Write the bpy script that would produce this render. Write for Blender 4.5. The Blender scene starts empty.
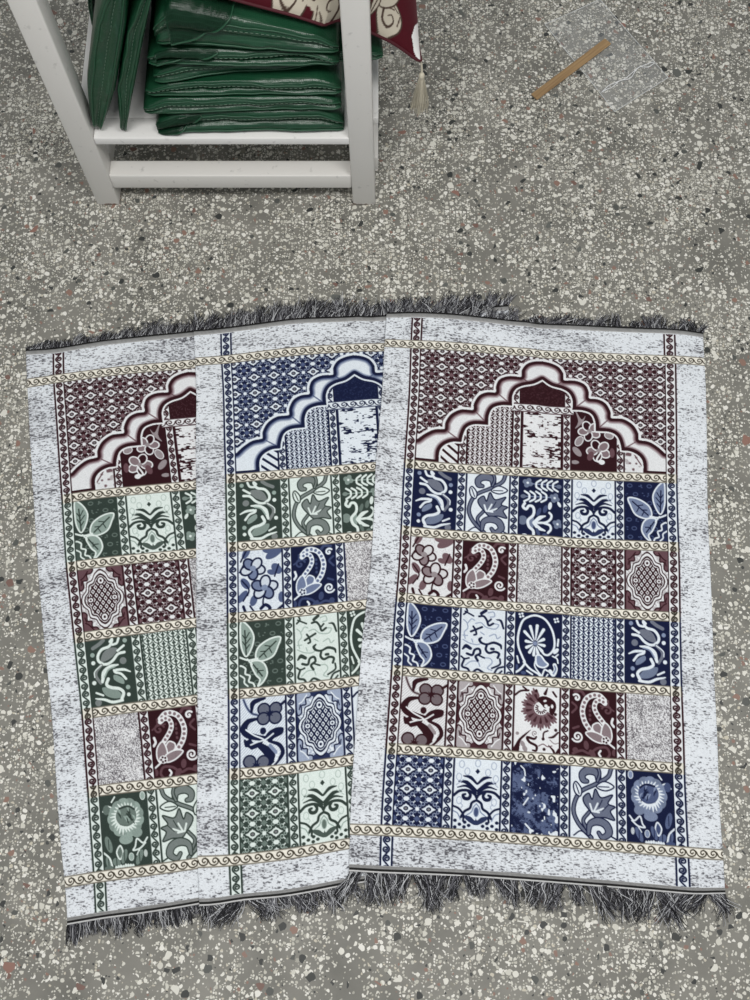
import bpy, bmesh, math, random
import numpy as np
from mathutils import Vector, Matrix, noise

# ---------------------------------------------------------------- camera, world, lights, exposure
SC = bpy.context.scene
COL = SC.collection
cam_d = bpy.data.cameras.new('camera'); cam = bpy.data.objects.new('camera', cam_d); COL.objects.link(cam)
cam_d.sensor_fit = 'VERTICAL'; cam_d.sensor_height = 36; cam_d.sensor_width = 36; cam_d.lens = 36.0
cam_d.clip_start = .02
cam.location = (0, 0, 1.927); cam.rotation_euler = (math.radians(18.03), 0, 0)
SC.camera = cam

W = bpy.data.worlds.new('shop_light'); SC.world = W; W.use_nodes = True
W.node_tree.nodes['Background'].inputs[0].default_value = (.93, .97, 1.0, 1)
W.node_tree.nodes['Background'].inputs[1].default_value = .40

def area(name, loc, size, power, col=(1, .985, .96), aim=(0, 0, 0)):
    d = bpy.data.lights.new(name, 'AREA'); d.shape = 'RECTANGLE'; d.size, d.size_y = size; d.energy = power; d.color = col
    o = bpy.data.objects.new(name, d); COL.objects.link(o); o.location = loc
    o.rotation_euler = (Vector(aim)-Vector(loc)).to_track_quat('-Z', 'Y').to_euler()
    return o
area('ceiling_panel', (-.55, .02, 3.0), (1.2, .5), 41, aim=(-.45, .55, 0))
area('ceiling_panel', (.95, .2, 3.0), (1.2, .5), 38, aim=(.85, .7, 0))

vs = SC.view_settings
vs.view_transform = 'Standard'; vs.look = 'None'; vs.exposure = -0.05; vs.gamma = 1.0; vs.use_curve_mapping = False

# ---------------------------------------------------------------- helpers
def srgb(r, g, b):
    f = lambda c: c/12.92 if c <= .04045 else ((c+.055)/1.055)**2.4
    return (f(r/255), f(g/255), f(b/255), 1)

def mat(name):
    m = bpy.data.materials.new(name); m.use_nodes = True
    nt = m.node_tree; return m, nt, nt.nodes['Principled BSDF']
def nd(nt, t, **k):
    n = nt.nodes.new(t)
    for a, v in k.items(): setattr(n, a, v)
    return n
def flat(name, rgb, rough=.5, metal=0., spec=.5, bump=0., bscale=200., var=0.):
    m, nt, b = mat(name)
    b.inputs['Base Color'].default_value = srgb(*rgb); b.inputs['Roughness'].default_value = rough; b.inputs['Metallic'].default_value = metal
    b.inputs['Specular IOR Level'].default_value = spec
    tc = nd(nt, 'ShaderNodeTexCoord')
    if var:
        n = nd(nt, 'ShaderNodeTexNoise'); n.inputs['Scale'].default_value = bscale*.3; nt.links.new(tc.outputs['Object'], n.inputs['Vector'])
        mx = nd(nt, 'ShaderNodeMix', data_type='RGBA'); c = srgb(*rgb)
        mx.inputs[6].default_value = tuple(x*(1-var) for x in c[:3])+(1,); mx.inputs[7].default_value = tuple(min(1, x*(1+var)) for x in c[:3])+(1,)
        nt.links.new(n.outputs[0], mx.inputs[0]); nt.links.new(mx.outputs[2], b.inputs['Base Color'])
    if bump:
        n = nd(nt, 'ShaderNodeTexNoise'); n.inputs['Scale'].default_value = bscale; nt.links.new(tc.outputs['Object'], n.inputs['Vector'])
        bp = nd(nt, 'ShaderNodeBump'); bp.inputs['Strength'].default_value = bump; bp.inputs['Distance'].default_value = .002
        nt.links.new(n.outputs[0], bp.inputs['Height']); nt.links.new(bp.outputs[0], b.inputs['Normal'])
    return m

def link(name, me, m, parent=None, smooth=False):
    o = bpy.data.objects.new(name, me); COL.objects.link(o)
    if m is not None and not me.materials: me.materials.append(m)
    if parent is not None: o.parent = parent
    if smooth: me.polygons.foreach_set('use_smooth', [True]*len(me.polygons))
    return o
def np_mesh(name, co, quads, tris=None):
    me = bpy.data.meshes.new(name)
    co = np.ascontiguousarray(co, np.float32); q = np.ascontiguousarray(quads, np.int32)
    me.vertices.add(len(co)); me.vertices.foreach_set('co', co.ravel())
    me.loops.add(q.size); me.loops.foreach_set('vertex_index', q.ravel())
    me.polygons.add(len(q)); me.polygons.foreach_set('loop_start', np.arange(0, q.size, 4, dtype=np.int32))
    me.update(calc_edges=True)
    return me
def bm_obj(name, bm, m, parent=None, smooth=False):
    me = bpy.data.meshes.new(name); bm.to_mesh(me); bm.free()
    return link(name, me, m, parent, smooth)
def bm_box(x0, x1, y0, y1, z0, z1, bev=.0015, seg=2):
    bm = bmesh.new(); bmesh.ops.create_cube(bm, size=1)
    bmesh.ops.transform(bm, verts=bm.verts, matrix=Matrix.Translation(((x0+x1)/2, (y0+y1)/2, (z0+z1)/2)) @ Matrix.Diagonal((x1-x0, y1-y0, z1-z0, 1)))
    if bev: bmesh.ops.bevel(bm, geom=bm.edges[:], offset=bev, segments=seg, profile=.5, affect='EDGES')
    return bm
def thing(name, label, cat, loc=(0, 0, 0), group=None):
    o = bpy.data.objects.new(name, None); COL.objects.link(o); o.location = loc; o.empty_display_size = .05
    return tag(o, label, cat, group)
def tag(o, label, cat, group=None):
    o['label'] = label; o['category'] = cat
    if group: o['group'] = group
    return o
def tube_np(paths, rad, sides=3):
    """many thin tubes; paths list of (n,3) arrays; returns co, quads, per-vertex path index"""
    co = []; qd = []; idx = []; off = 0
    for k, p in enumerate(paths):
        n = len(p); t = np.gradient(p, axis=0); t /= np.linalg.norm(t, axis=1)[:, None]+1e-9
        up = np.array([0, 0, 1.]); a = np.cross(t, up); la = np.linalg.norm(a, axis=1)[:, None]
        a = np.where(la < 1e-3, np.array([1., 0, 0]), a/(la+1e-9)); b = np.cross(a, t)
        r = rad if np.isscalar(rad) else rad[k]
        r = np.broadcast_to(np.asarray(r, float), (n,))[:, None]
        for s in range(sides):
            g = 2*math.pi*s/sides+.5
            co.append(p+a*r*math.cos(g)+b*r*math.sin(g))
        base = off
        for s in range(sides):
            s2 = (s+1) % sides; i = np.arange(n-1)
            qd.append(np.stack([base+s*n+i, base+s*n+i+1, base+s2*n+i+1, base+s2*n+i], 1))
        off += n*sides; idx.append(np.full(n*sides, k))
    return np.vstack(co), np.vstack(qd), np.concatenate(idx)

# ---------------------------------------------------------------- floor
def floor_material():
    m, nt, b = mat('terrazzo'); L = nt.links
    geo = nd(nt, 'ShaderNodeTexCoord')
    warp = nd(nt, 'ShaderNodeTexNoise'); warp.inputs['Scale'].default_value = 60; warp.inputs['Detail'].default_value = 2
    L.new(geo.outputs['Object'], warp.inputs['Vector'])
    sub = nd(nt, 'ShaderNodeVectorMath', operation='SUBTRACT'); L.new(warp.outputs['Color'], sub.inputs[0]); sub.inputs[1].default_value = (.5, .5, .5)
    sc = nd(nt, 'ShaderNodeVectorMath', operation='SCALE'); L.new(sub.outputs[0], sc.inputs[0]); sc.inputs['Scale'].default_value = .0055
    ad = nd(nt, 'ShaderNodeVectorMath', operation='ADD'); L.new(geo.outputs['Object'], ad.inputs[0]); L.new(sc.outputs[0], ad.inputs[1])
    # cement
    n1 = nd(nt, 'ShaderNodeTexNoise'); n1.inputs['Scale'].default_value = 9; n1.inputs['Detail'].default_value = 6; L.new(geo.outputs['Object'], n1.inputs['Vector'])
    r1 = nd(nt, 'ShaderNodeValToRGB'); L.new(n1.outputs[0], r1.inputs[0])
    r1.color_ramp.elements[0].position = .3; r1.color_ramp.elements[0].color = srgb(108, 107, 101); r1.color_ramp.elements[1].position = .7; r1.color_ramp.elements[1].color = srgb(137, 135, 128)
    col = r1.outputs[0]
    dens = nd(nt, 'ShaderNodeTexNoise'); dens.inputs['Scale'].default_value = 5.5; dens.inputs['Detail'].default_value = 3; L.new(geo.outputs['Object'], dens.inputs['Vector'])
    gx = nd(nt, 'ShaderNodeSeparateXYZ'); L.new(geo.outputs['Object'], gx.inputs[0])
    dg = nd(nt, 'ShaderNodeMath', operation='MULTIPLY_ADD'); L.new(gx.outputs[1], dg.inputs[0]); dg.inputs[1].default_value = .055; L.new(dens.outputs[0], dg.inputs[2])
    dq = nd(nt, 'ShaderNodeMath', operation='SUBTRACT'); L.new(dg.outputs[0], dq.inputs[0]); dq.inputs[1].default_value = .045
    def layer(col, scale, thr, rad, soft, share, dens_k, stops, seed):
        mp = nd(nt, 'ShaderNodeVectorMath', operation='ADD'); L.new(ad.outputs[0], mp.inputs[0]); mp.inputs[1].default_value = (seed*1.37, seed*.71, 0)
        vo = [nd(nt, 'ShaderNodeTexVoronoi', feature=f, voronoi_dimensions='2D') for f in ('F1', 'DISTANCE_TO_EDGE')]
        for v in vo: v.inputs['Scale'].default_value = scale; v.inputs['Randomness'].default_value = 1.0; L.new(mp.outputs[0], v.inputs['Vector'])
        sp = nd(nt, 'ShaderNodeSeparateColor'); L.new(vo[0].outputs['Color'], sp.inputs[0])
        # chips differ in size; straight broken sides, corners rounded off
        def M(op, a, b, c=None):
            q = nd(nt, 'ShaderNodeMath', operation=op)
            for i, v in enumerate((a, b, c)):
                if v is None: continue
                if isinstance(v, (int, float)): q.inputs[i].default_value = v
                else: L.new(v, q.inputs[i])
            return q.outputs[0]
        e = M('SUBTRACT', vo[1].outputs['Distance'], M('MULTIPLY_ADD', sp.outputs[2], .15, thr))
        r = M('SUBTRACT', M('MULTIPLY_ADD', sp.outputs[2], -.20, rad), vo[0].outputs['Distance'])
        mr = nd(nt, 'ShaderNodeMapRange'); L.new(M('MINIMUM', e, r), mr.inputs[0]); mr.inputs[1].default_value = 0; mr.inputs[2].default_value = soft
        mk = M('MULTIPLY', mr.outputs[0], M('LESS_THAN', sp.outputs[0], M('MULTIPLY_ADD', dq.outputs[0], dens_k, share-.5*dens_k)))
        rp = nd(nt, 'ShaderNodeValToRGB'); rp.color_ramp.interpolation = 'CONSTANT'; L.new(sp.outputs[1], rp.inputs[0])
        e = rp.color_ramp.elements; e[0].position = 0; e[0].color = srgb(*stops[0][1]); e[1].position = stops[1][0]; e[1].color = srgb(*stops[1][1])
        for p, c in stops[2:]:
            q = e.new(p); q.color = srgb(*c)
        mx = nd(nt, 'ShaderNodeMix', data_type='RGBA'); L.new(mk, mx.inputs[0]); L.new(col, mx.inputs[6]); L.new(rp.outputs[0], mx.inputs[7])
        return mx.outputs[2]
    WH = [(0, (208, 206, 196)), (.3, (190, 188, 177)), (.55, (226, 224, 216)), (.75, (166, 164, 154)), (.86, (196, 190, 174)), (.93, (60, 62, 61)), (.965, (140, 112, 100))]
    col = layer(col, 205, .05, .50, .06, .46, 1.4, WH, 1)
    col = layer(col, 128, .07, .50, .05, .43, 1.4, WH, 2)
    col = layer(col, 82, .09, .48, .03, .29, .6, [(0, (220, 218, 209)), (.45, (204, 202, 192)), (.72, (228, 226, 219)), (.86, (62, 64, 63)), (.91, (132, 130, 120)), (.955, (138, 112, 101))], 3)
    col = layer(col, 54, .12, .46, .02, .125, .12, [(0, (56, 58, 57)), (.34, (84, 86, 83)), (.50, (216, 214, 205)), (.78, (140, 112, 100)), (.92, (120, 94, 86))], 4)
    col = layer(col, 34, .16, .42, .015, .022, 0, [(0, (58, 60, 58)), (.35, (142, 108, 97)), (.7, (98, 100, 96))], 5)
    L.new(col, b.inputs['Base Color'])
    b.inputs['Roughness'].default_value = .42; b.inputs['Specular IOR Level'].default_value = .35
    n2 = nd(nt, 'ShaderNodeTexNoise'); n2.inputs['Scale'].default_value = 14; n2.inputs['Detail'].default_value = 5; L.new(geo.outputs['Object'], n2.inputs['Vector'])
    mr = nd(nt, 'ShaderNodeMapRange'); L.new(n2.outputs[0], mr.inputs[0]); mr.inputs[3].default_value = .40; mr.inputs[4].default_value = .6; L.new(mr.outputs[0], b.inputs['Roughness'])
    bp = nd(nt, 'ShaderNodeBump'); bp.inputs['Strength'].default_value = .12; bp.inputs['Distance'].default_value = .001
    n3 = nd(nt, 'ShaderNodeTexNoise'); n3.inputs['Scale'].default_value = 240; L.new(geo.outputs['Object'], n3.inputs['Vector']); L.new(n3.outputs[0], bp.inputs['Height']); L.new(bp.outputs[0], b.inputs['Normal'])
    return m
bm = bmesh.new(); bmesh.ops.create_grid(bm, x_segments=8, y_segments=8, size=3.2)
bmesh.ops.translate(bm, verts=bm.verts, vec=(0, .8, 0))
g = bmesh.ops.extrude_face_region(bm, geom=bm.faces[:])
bmesh.ops.translate(bm, verts=[v for v in g['geom'] if isinstance(v, bmesh.types.BMVert)], vec=(0, 0, -.08))
bmesh.ops.recalc_face_normals(bm, faces=bm.faces)
fl = bm_obj('floor', bm, floor_material()); fl['kind'] = 'structure'
bm = bmesh.new(); bmesh.ops.create_grid(bm, x_segments=6, y_segments=6, size=3.2)
bmesh.ops.translate(bm, verts=bm.verts, vec=(0, .8, 3.1)); bmesh.ops.reverse_faces(bm, faces=bm.faces)
g = bmesh.ops.extrude_face_region(bm, geom=bm.faces[:])
bmesh.ops.translate(bm, verts=[v for v in g['geom'] if isinstance(v, bmesh.types.BMVert)], vec=(0, 0, .06))
bmesh.ops.recalc_face_normals(bm, faces=bm.faces)
ce = bm_obj('ceiling', bm, flat('ceiling_paint', (232, 231, 228), .9, bump=.1, bscale=120)); ce['kind'] = 'structure'
# ---------------------------------------------------------------- woven pattern (numpy, drawn stitch by stitch)
def _cm(pts, closed, n=6):
    p = np.array(pts, float)
    if len(p) < 3: return p
    if closed: q = np.vstack([p[-1], p, p[0], p[1]])
    else: q = np.vstack([2*p[0]-p[1], p, 2*p[-1]-p[-2]])
    out = []
    t = np.linspace(0, 1, n, endpoint=False)[:, None]
    for i in range(1, len(q)-2):
        a, b, c, d = q[i-1], q[i], q[i+1], q[i+2]
        out.append(.5*((2*b)+(c-a)*t+(2*a-5*b+4*c-d)*t*t+(3*b-a-3*c+d)*t**3))
    if not closed: out.append(p[-1:])
    return np.vstack(out)

def vnoise(w, h, sx, sy, seed):
    """value noise on an h x w raster, cell size sx, sy (raster px)"""
    r = np.random.RandomState(seed)
    gw, gh = int(w/sx)+3, int(h/sy)+3
    g = r.rand(gh, gw)
    x = np.arange(w)/sx; y = np.arange(h)/sy
    xi = x.astype(int); yi = y.astype(int)
    fx = x-xi; fy = y-yi
    fx = fx*fx*(3-2*fx); fy = (fy*fy*(3-2*fy))[:, None]
    a = g[yi][:, xi]*(1-fx)+g[yi][:, xi+1]*fx
    b = g[yi+1][:, xi]*(1-fx)+g[yi+1][:, xi+1]*fx
    return a*(1-fy)+b*fy

SS = 4            # raster dots per pattern unit
class Pad:
    def __init__(s, a):
        s.a = a; s.h, s.w = a.shape[:2]
        s.x = (np.arange(s.w)+.5)/SS; s.y = (np.arange(s.h)+.5)/SS
        s.W = s.w/SS; s.H = s.h/SS
    def put(s, al, col, y0=0, y1=None, x0=0, x1=None):
        v = s.a[y0:y1, x0:x1]
        v += (np.array(col)-v)*al[..., None]
    def bg(s, col): s.a[:] = col
    def dist(s, p, w):
        n = len(p); w = np.broadcast_to(np.asarray(w, float), (n,))
        d = np.full((s.h, s.w), 9.0)
        for i in range(n-1):
            a, b = p[i], p[i+1]; m = max(w[i], w[i+1])/2+.5
            i0 = max(0, int((min(a[0], b[0])-m)*SS)); i1 = min(s.w, int((max(a[0], b[0])+m)*SS)+2)
            j0 = max(0, int((min(a[1], b[1])-m)*SS)); j1 = min(s.h, int((max(a[1], b[1])+m)*SS)+2)
            if i1 <= i0 or j1 <= j0: continue
            X = s.x[i0:i1][None]; Y = s.y[j0:j1][:, None]
            e = b-a; L = e@e
            t = np.clip(((X-a[0])*e[0]+(Y-a[1])*e[1])/L, 0, 1) if L > 1e-9 else np.zeros((j1-j0, i1-i0))
            q = np.hypot(X-a[0]-t*e[0], Y-a[1]-t*e[1])-(w[i]+(w[i+1]-w[i])*t)/2
            np.minimum(d[j0:j1, i0:i1], q, out=d[j0:j1, i0:i1])
        return d
    def st(s, pts, w, col, smooth=True, closed=False):
        p = _cm(pts, closed) if smooth else np.array(pts, float)
        if closed: p = np.vstack([p, p[:1]])
        if not np.isscalar(w): w = np.interp(np.linspace(0, 1, len(p)), np.linspace(0, 1, len(w)), w)
        s.put(np.clip(.5-s.dist(p, w)*SS, 0, 1), col)
    def inside(s, p):
        m = np.zeros((s.h, s.w), bool); X = s.x[None]; Y = s.y[:, None]
        for i in range(len(p)):
            a, b = p[i], p[i-1]
            if a[1] == b[1]: continue
            c = (a[1] > Y) != (b[1] > Y)
            m ^= c & (X < (b[0]-a[0])*(Y-a[1])/(b[1]-a[1])+a[0])
        return m
    def fl(s, pts, col, out=None, ow=1.0, smooth=True):
        p = _cm(pts, True) if smooth else np.array(pts, float)
        s.put(s.inside(p).astype(float), col)
        if out is not None: s.st(np.vstack([p, p[:1]]), ow, out, smooth=False)
    def el(s, cx, cy, rx, ry, col, ang=0, out=None, ow=1.0):
        c, n = math.cos(math.radians(ang)), math.sin(math.radians(ang))
        X = s.x[None]-cx; Y = s.y[:, None]-cy
        u = X*c+Y*n; v = -X*n+Y*c
        def cov(k):
            a, b = rx+k, ry+k
            r = np.sqrt((u/a)**2+(v/b)**2)
            return np.clip(.5+(1-r)*min(a, b)*SS, 0, 1)
        if out is not None: s.put(cov(ow), out)
        s.put(cov(0), col)
    def spiral(s, cx, cy, r, turns, a0, w, col, sgn=1):
        t = np.linspace(0, 1, 26)
        a = math.radians(a0)+sgn*t*turns*2*math.pi
        rr = r*(1-.85*t)
        s.st(np.stack([cx+rr*np.cos(a), cy+rr*np.sin(a)], 1), w, col, smooth=False)

def C(*v): return np.array(v, float)/255
FAM = {'mar': (C(46, 17, 24), C(100, 72, 79), C(148, 139, 143), C(226, 228, 231)),
       'nav': (C(17, 25, 58), C(66, 78, 114), C(128, 141, 170), C(222, 230, 238)),
       'grn': (C(50, 62, 57), C(98, 112, 106), C(152, 170, 163), C(220, 231, 227))}
NEU = C(118, 118, 122); CREAM = C(235, 231, 220); BROWN = C(64, 58, 48); MARGIN = C(224, 229, 235)

# ---- scroll tiles (alpha masks)
def _tile(w, h, strokes, reps):
    P = Pad(np.zeros((int(round(h*SS)), int(round(w*SS)), 3)))
    for ox, oy in reps:
        for pts, lw in strokes: P.st([(x+ox, y+oy) for x, y in pts], lw, (1, 1, 1))
    return P.a[..., 0]
def _wave_strokes(p, A, mid, vert):
    k = []
    t = np.linspace(0, 2*p, 25)
    wave = [(mid+A*math.cos(math.pi*a/p), a) for a in t]
    k.append((wave, 1.3))
    for j, sg in ((0, 1), (1, -1)):
        cy = j*p; cx = mid+sg*(A-2.7)
        a = np.linspace(0, 1.32*2*math.pi, 22)
        sp = [(cx+sg*(2.7-2.1*q/a[-1])*math.cos(q), cy+(2.7-2.1*q/a[-1])*math.sin(q)*sg) for q in a]
        k.append((sp, 1.35))
    if not vert: k = [([(y, x) for x, y in pts], w) for pts, w in k]
    return k
GP = 7.4
TG = _tile(10.25, 2*GP, _wave_strokes(GP, 2.3, 5.1, True), [(0, 0), (0, 2*GP), (0, -2*GP)])
def _dog(p):
    k = [[(-p+1.0, -2.7), (-p+3.4, -1.2), (-p+4.6, 1.2), (-2.6, 2.6), (.2, 2.8), (2.6, 1.3), (2.8, -1.0), (1.0, -2.5), (-1.0, -1.9), (-1.6, -.2), (-.3, .9), (.9, 0)]]
    return [([(x, y+4.75) for x, y in q], 1.1) for q in k]
CP = 9.0
TC = _tile(CP, 9.5, _dog(CP), [(i*CP, 0) for i in range(-1, 4)])

def guard(P, fam, line_l=True, line_r=True, off=0.0):
    D, M, L, W = FAM[fam]
    P.bg(W)
    yy = ((P.y+off)*SS).astype(int) % TG.shape[0]; xx = np.clip((P.x/P.W*TG.shape[1]).astype(int), 0, TG.shape[1]-1)
    P.put(TG[yy][:, xx], D)
    if line_l: P.put((P.x[None] < 1.8)*np.ones((P.h, 1)), D)
    if line_r: P.put((P.x[None] > P.W-1.8)*np.ones((P.h, 1)), D)
def gold(P, off=0.0):
    P.bg(CREAM)
    yy = np.clip((P.y/P.H*TC.shape[0]).astype(int), 0, TC.shape[0]-1); xx = ((P.x+off)*SS).astype(int) % TC.shape[1]
    P.put(TC[yy][:, xx], BROWN)
    e = (((P.y < .9) | (P.y > P.H-.9))[:, None])*np.ones((1, P.w))
    P.put(e*.7, BROWN)
def guard_cream(P):
    P.bg(CREAM*.97)
    yy = (P.y*SS).astype(int) % TG.shape[0]; xx = np.clip((P.x/P.W*TG.shape[1]).astype(int), 0, TG.shape[1]-1)
    P.put(TG[yy][:, xx], BROWN*.8)
    P.put(((P.x[None] < 1) | (P.x[None] > P.W-1))*np.ones((P.h, 1)), BROWN*.6)

# ---- cell motifs, local space about 40 x 58.5
def k_tulip(P, D, M, L, W, sd):
    P.bg(D); G = (L+M)*.2+NEU*.6
    for x, y, r, c in ((4.5, 3.5, 2, L), (35, 13, 2, L), (8, 21.5, 3.1, G), (35, 20.2, 1.9, W), (36, 38, 1.9, W), (6, 52, 1.7, W), (6, 45.5, 2, L), (34, 56, 3, G)): P.el(x, y, r, r, c)
    P.st([(24, 1), (28, 4), (34, 7)], 3.4, G); P.st([(10, 1), (12, 5), (16, 6)], 2.2, W); P.st([(16, 1), (18, 3)], 2.5, W)
    P.fl([(12, 10), (18, 8.5), (25, 12), (28, 20), (21, 19), (15, 15)], G)
    P.st([(16, 2), (19, 7), (26, 9), (30, 14), (30, 19), (26, 22.5)], 2.6, W)
    P.st([(6, 14), (12, 15), (17, 20), (22, 22.6), (27, 22.4)], 2.5, W); P.st([(6, 8), (12, 12)], 2.2, W)
    P.st([(28, 23), (33, 28), (33.5, 33), (30, 39)], 2.8, G); P.st([(28, 23), (34.5, 28), (35, 33)], 1, W)
    P.st([(13, 24.5), (20, 25.5), (26, 30), (28.5, 38)], [1.5, 3.5, 4.5, 2.5], W); P.st([(16, 26), (22, 28), (26, 34)], 1.3, L)
    P.st([(2.5, 32), (8, 29.5), (15, 29)], [1.2, 2.5, 2.5], W); P.st([(7, 38), (11, 33), (16, 31), (17, 29)], 2.2, W)
    P.fl([(9, 42), (10, 37), (17, 33), (18, 37), (13, 41)], L*.9)
    P.fl([(12, 53), (17, 46), (29, 43), (27, 50), (19, 54)], L*.85)
    P.st([(23, 36), (25, 41), (21, 44), (14, 46), (10.5, 50), (13, 56)], 2.8, W)
    P.st([(12, 56.5), (21, 57), (28, 54), (36, 52)], [2.4, 2.6, 2.4, 1.2], W); P.st([(29, 50), (35, 47)], 1.8, W)
def k_scroll(P, D, M, L, W, sd):
    P.bg(W); G = M*.35+L*.2+NEU*.45
    def vine(p, w):
        w = np.array(w, float) if not np.isscalar(w) else w
        P.st(p, w+2.0, D); P.st(p, w, G)
    vine([(25, 12), (23.5, 4.5), (16, 2.5), (10.5, 6), (11, 11), (14.5, 12)], [3, 5, 6, 5, 4, 2.4])
    vine([(18, 59), (7, 48), (2.6, 36), (8, 22), (22, 14), (33, 7), (36, 0)], 2.1)
    vine([(25, 0), (26, 5), (24, 11)], 1.4)
    vine([(14, 52), (11, 45), (16, 38)], 1.6)
    P.fl([(2.5, 16), (5, 13), (9.5, 19), (8.5, 25), (4, 22.5)], W, D, 1.2); P.st([(4.5, 15), (7.5, 23)], .9, D)
    P.fl([(23, 16), (30, 11), (38.5, 15), (31, 19)], W, D, 1.2); P.st([(25, 15.8), (34, 15.6)], .9, D)
    P.fl([(12, 31), (11, 26), (16, 22), (19, 27), (22, 18), (27, 25), (37, 22), (33, 29.5), (39, 32), (35, 36), (38.5, 43), (30, 41.5), (22, 42), (17, 37)], G, D, 1.2)
    for q in ([(19, 37), (17, 31)], [(21, 36), (24, 30)], [(22, 37), (29, 34)], [(20, 37), (25, 37.5)]): P.st(q, 1.6, W)
    P.st([(28, 27), (25, 33)], .8, D); P.st([(33, 31), (28, 36)], .8, D)
    vine([(15.5, 56), (17, 48), (24, 45), (31, 47.5), (33.5, 54), (28, 58), (24.5, 54.5)], [2, 4, 5.5, 5.5, 5, 3, 2])
    P.st([(3, 58), (9, 54), (15, 58)], 1.2, D); P.st([(36, 57), (40, 59)], 1.4, D)
def k_wheat(P, D, M, L, W, sd):
    P.bg(D)
    def flw(x, y):
        for a in range(4): P.el(x+2.7*math.cos(a*1.571+.4), y+2.7*math.sin(a*1.571+.4), 2.4, 2.4, L*.85)
        P.el(x, y, 1.2, 1.2, W)
    flw(7, 6.2); flw(33, 20); flw(36, 46)
    P.st([(11, 7), (36, 8)], 1, L); P.st([(5, 20), (29, 20)], 1, L)
    for i in range(4):
        x = 15+5.4*i
        P.st([(x+4.5, 2.8), (x+.6, 5.5), (x, 8), (x+.6, 10.5), (x+4.8, 13)], 2.0, W)
        x = 25-5.4*i
        P.st([(x-4.5, 14.8), (x-.6, 17.5), (x, 20), (x-.6, 22.5), (x-4.8, 25)], 2.0, W)
    P.el(37, 8, 2.6, 2, L*.8); P.el(3, 20, 2.6, 2, L*.8)
    P.el(3, 44, 4.2, 4.6, L*.8)
    P.fl([(8.5, 43), (13, 40), (13, 51), (9, 49)], L*.9)
    P.st([(4.5, 27), (3, 30.5), (6, 32.8), (8.5, 29.5), (12, 30), (13.5, 34), (12.5, 39), (8, 44), (9, 50), (13, 54), (13.5, 59)], 2.7, W)
    P.st([(13.5, 46), (19, 41), (24, 39)], [3, 4, 1.5], W); P.st([(13.5, 46), (18, 51), (24, 53.5)], [3, 4, 1.5], W)
    P.st([(13.5, 46), (24, 45.5), (29, 42), (30, 38), (28, 35.5)], 2.3, W); P.st([(23, 46), (28.5, 48), (29.5, 52), (27, 55.5)], 2.3, W)
    P.el(28.5, 28.5, 1.9, 4, W, 10); P.el(24, 32, 2, 4, M, 15); P.el(18, 35, 1.8, 4.4, M, 20); P.el(17.5, 55, 1.6, 4, M, -20); P.el(37.5, 26, 1.5, 3, W, -30); P.el(24, 58, 2.5, 2, M)
    P.el(5, 58.5, 2.5, 1.2, W)
def k_palm(P, D, M, L, W, sd):
    P.bg(W); F = L*.55+W*.45
    for x, y in ((6, 5), (20, 3.5), (34, 5), (11, 11), (29, 11), (4, 16), (36, 16), (5, 36), (35, 36)): P.el(x, y, 1.8, 2.6, W, 0, F, .8)
    for s in (1, -1):
        X = lambda pts: [(20+s*(x-20), y) for x, y in pts]
        P.st(X([(4, 20), (11, 20.5), (19.6, 27)]), [1, 3.4, 2], D); P.st(X([(8, 15), (14, 16), (19.6, 21)]), [1, 3, 1.8], D); P.st(X([(3, 25), (11, 23.5), (19.6, 29)]), [.8, 2.2, 1.4], D)
        P.st(X([(0, 32), (5, 28), (12, 27.2), (18, 30), (20, 33)]), 2.4, D)
        P.st(X([(12.5, 28), (14.5, 31), (13, 34), (9.5, 34), (8, 31.5), (10, 30.5)]), [1.8, 2.6, 3, 3, 2.4, 2], D)
        P.st(X([(20, 35), (16, 37.5), (14.5, 42), (10, 45), (7, 50)]), 2.2, D)
        P.st(X([(20, 38), (17.5, 41), (16, 45), (12, 48)]), 1.0, L)
        P.fl(X([(20, 56), (13, 53), (9, 48.5), (15, 49), (19, 52), (20, 50)]), (D+M)/2)
        P.st(X([(0, 41), (5, 43), (9, 48), (9, 53)]), 1.8, D); P.st(X([(0, 45), (4, 47), (6.5, 52)]), 1, L)
        for i, (x, y) in enumerate(((2, 53), (6, 56), (10, 58), (2, 58.5), (10.5, 54), (14, 56.5))): P.el(*X([(x, y)])[0], 1.6, 1.4, D)
        P.st(X([(6, 38), (8, 40), (7, 42)]), .9, F); P.st(X([(2, 23), (8, 18)]), .8, F)
    P.fl([(20, 8), (22, 10.5), (20, 13), (18, 10.5)], D, smooth=False)
    P.el(20, 45, 1.7, 3.6, M, 0, L, .7)
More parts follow.
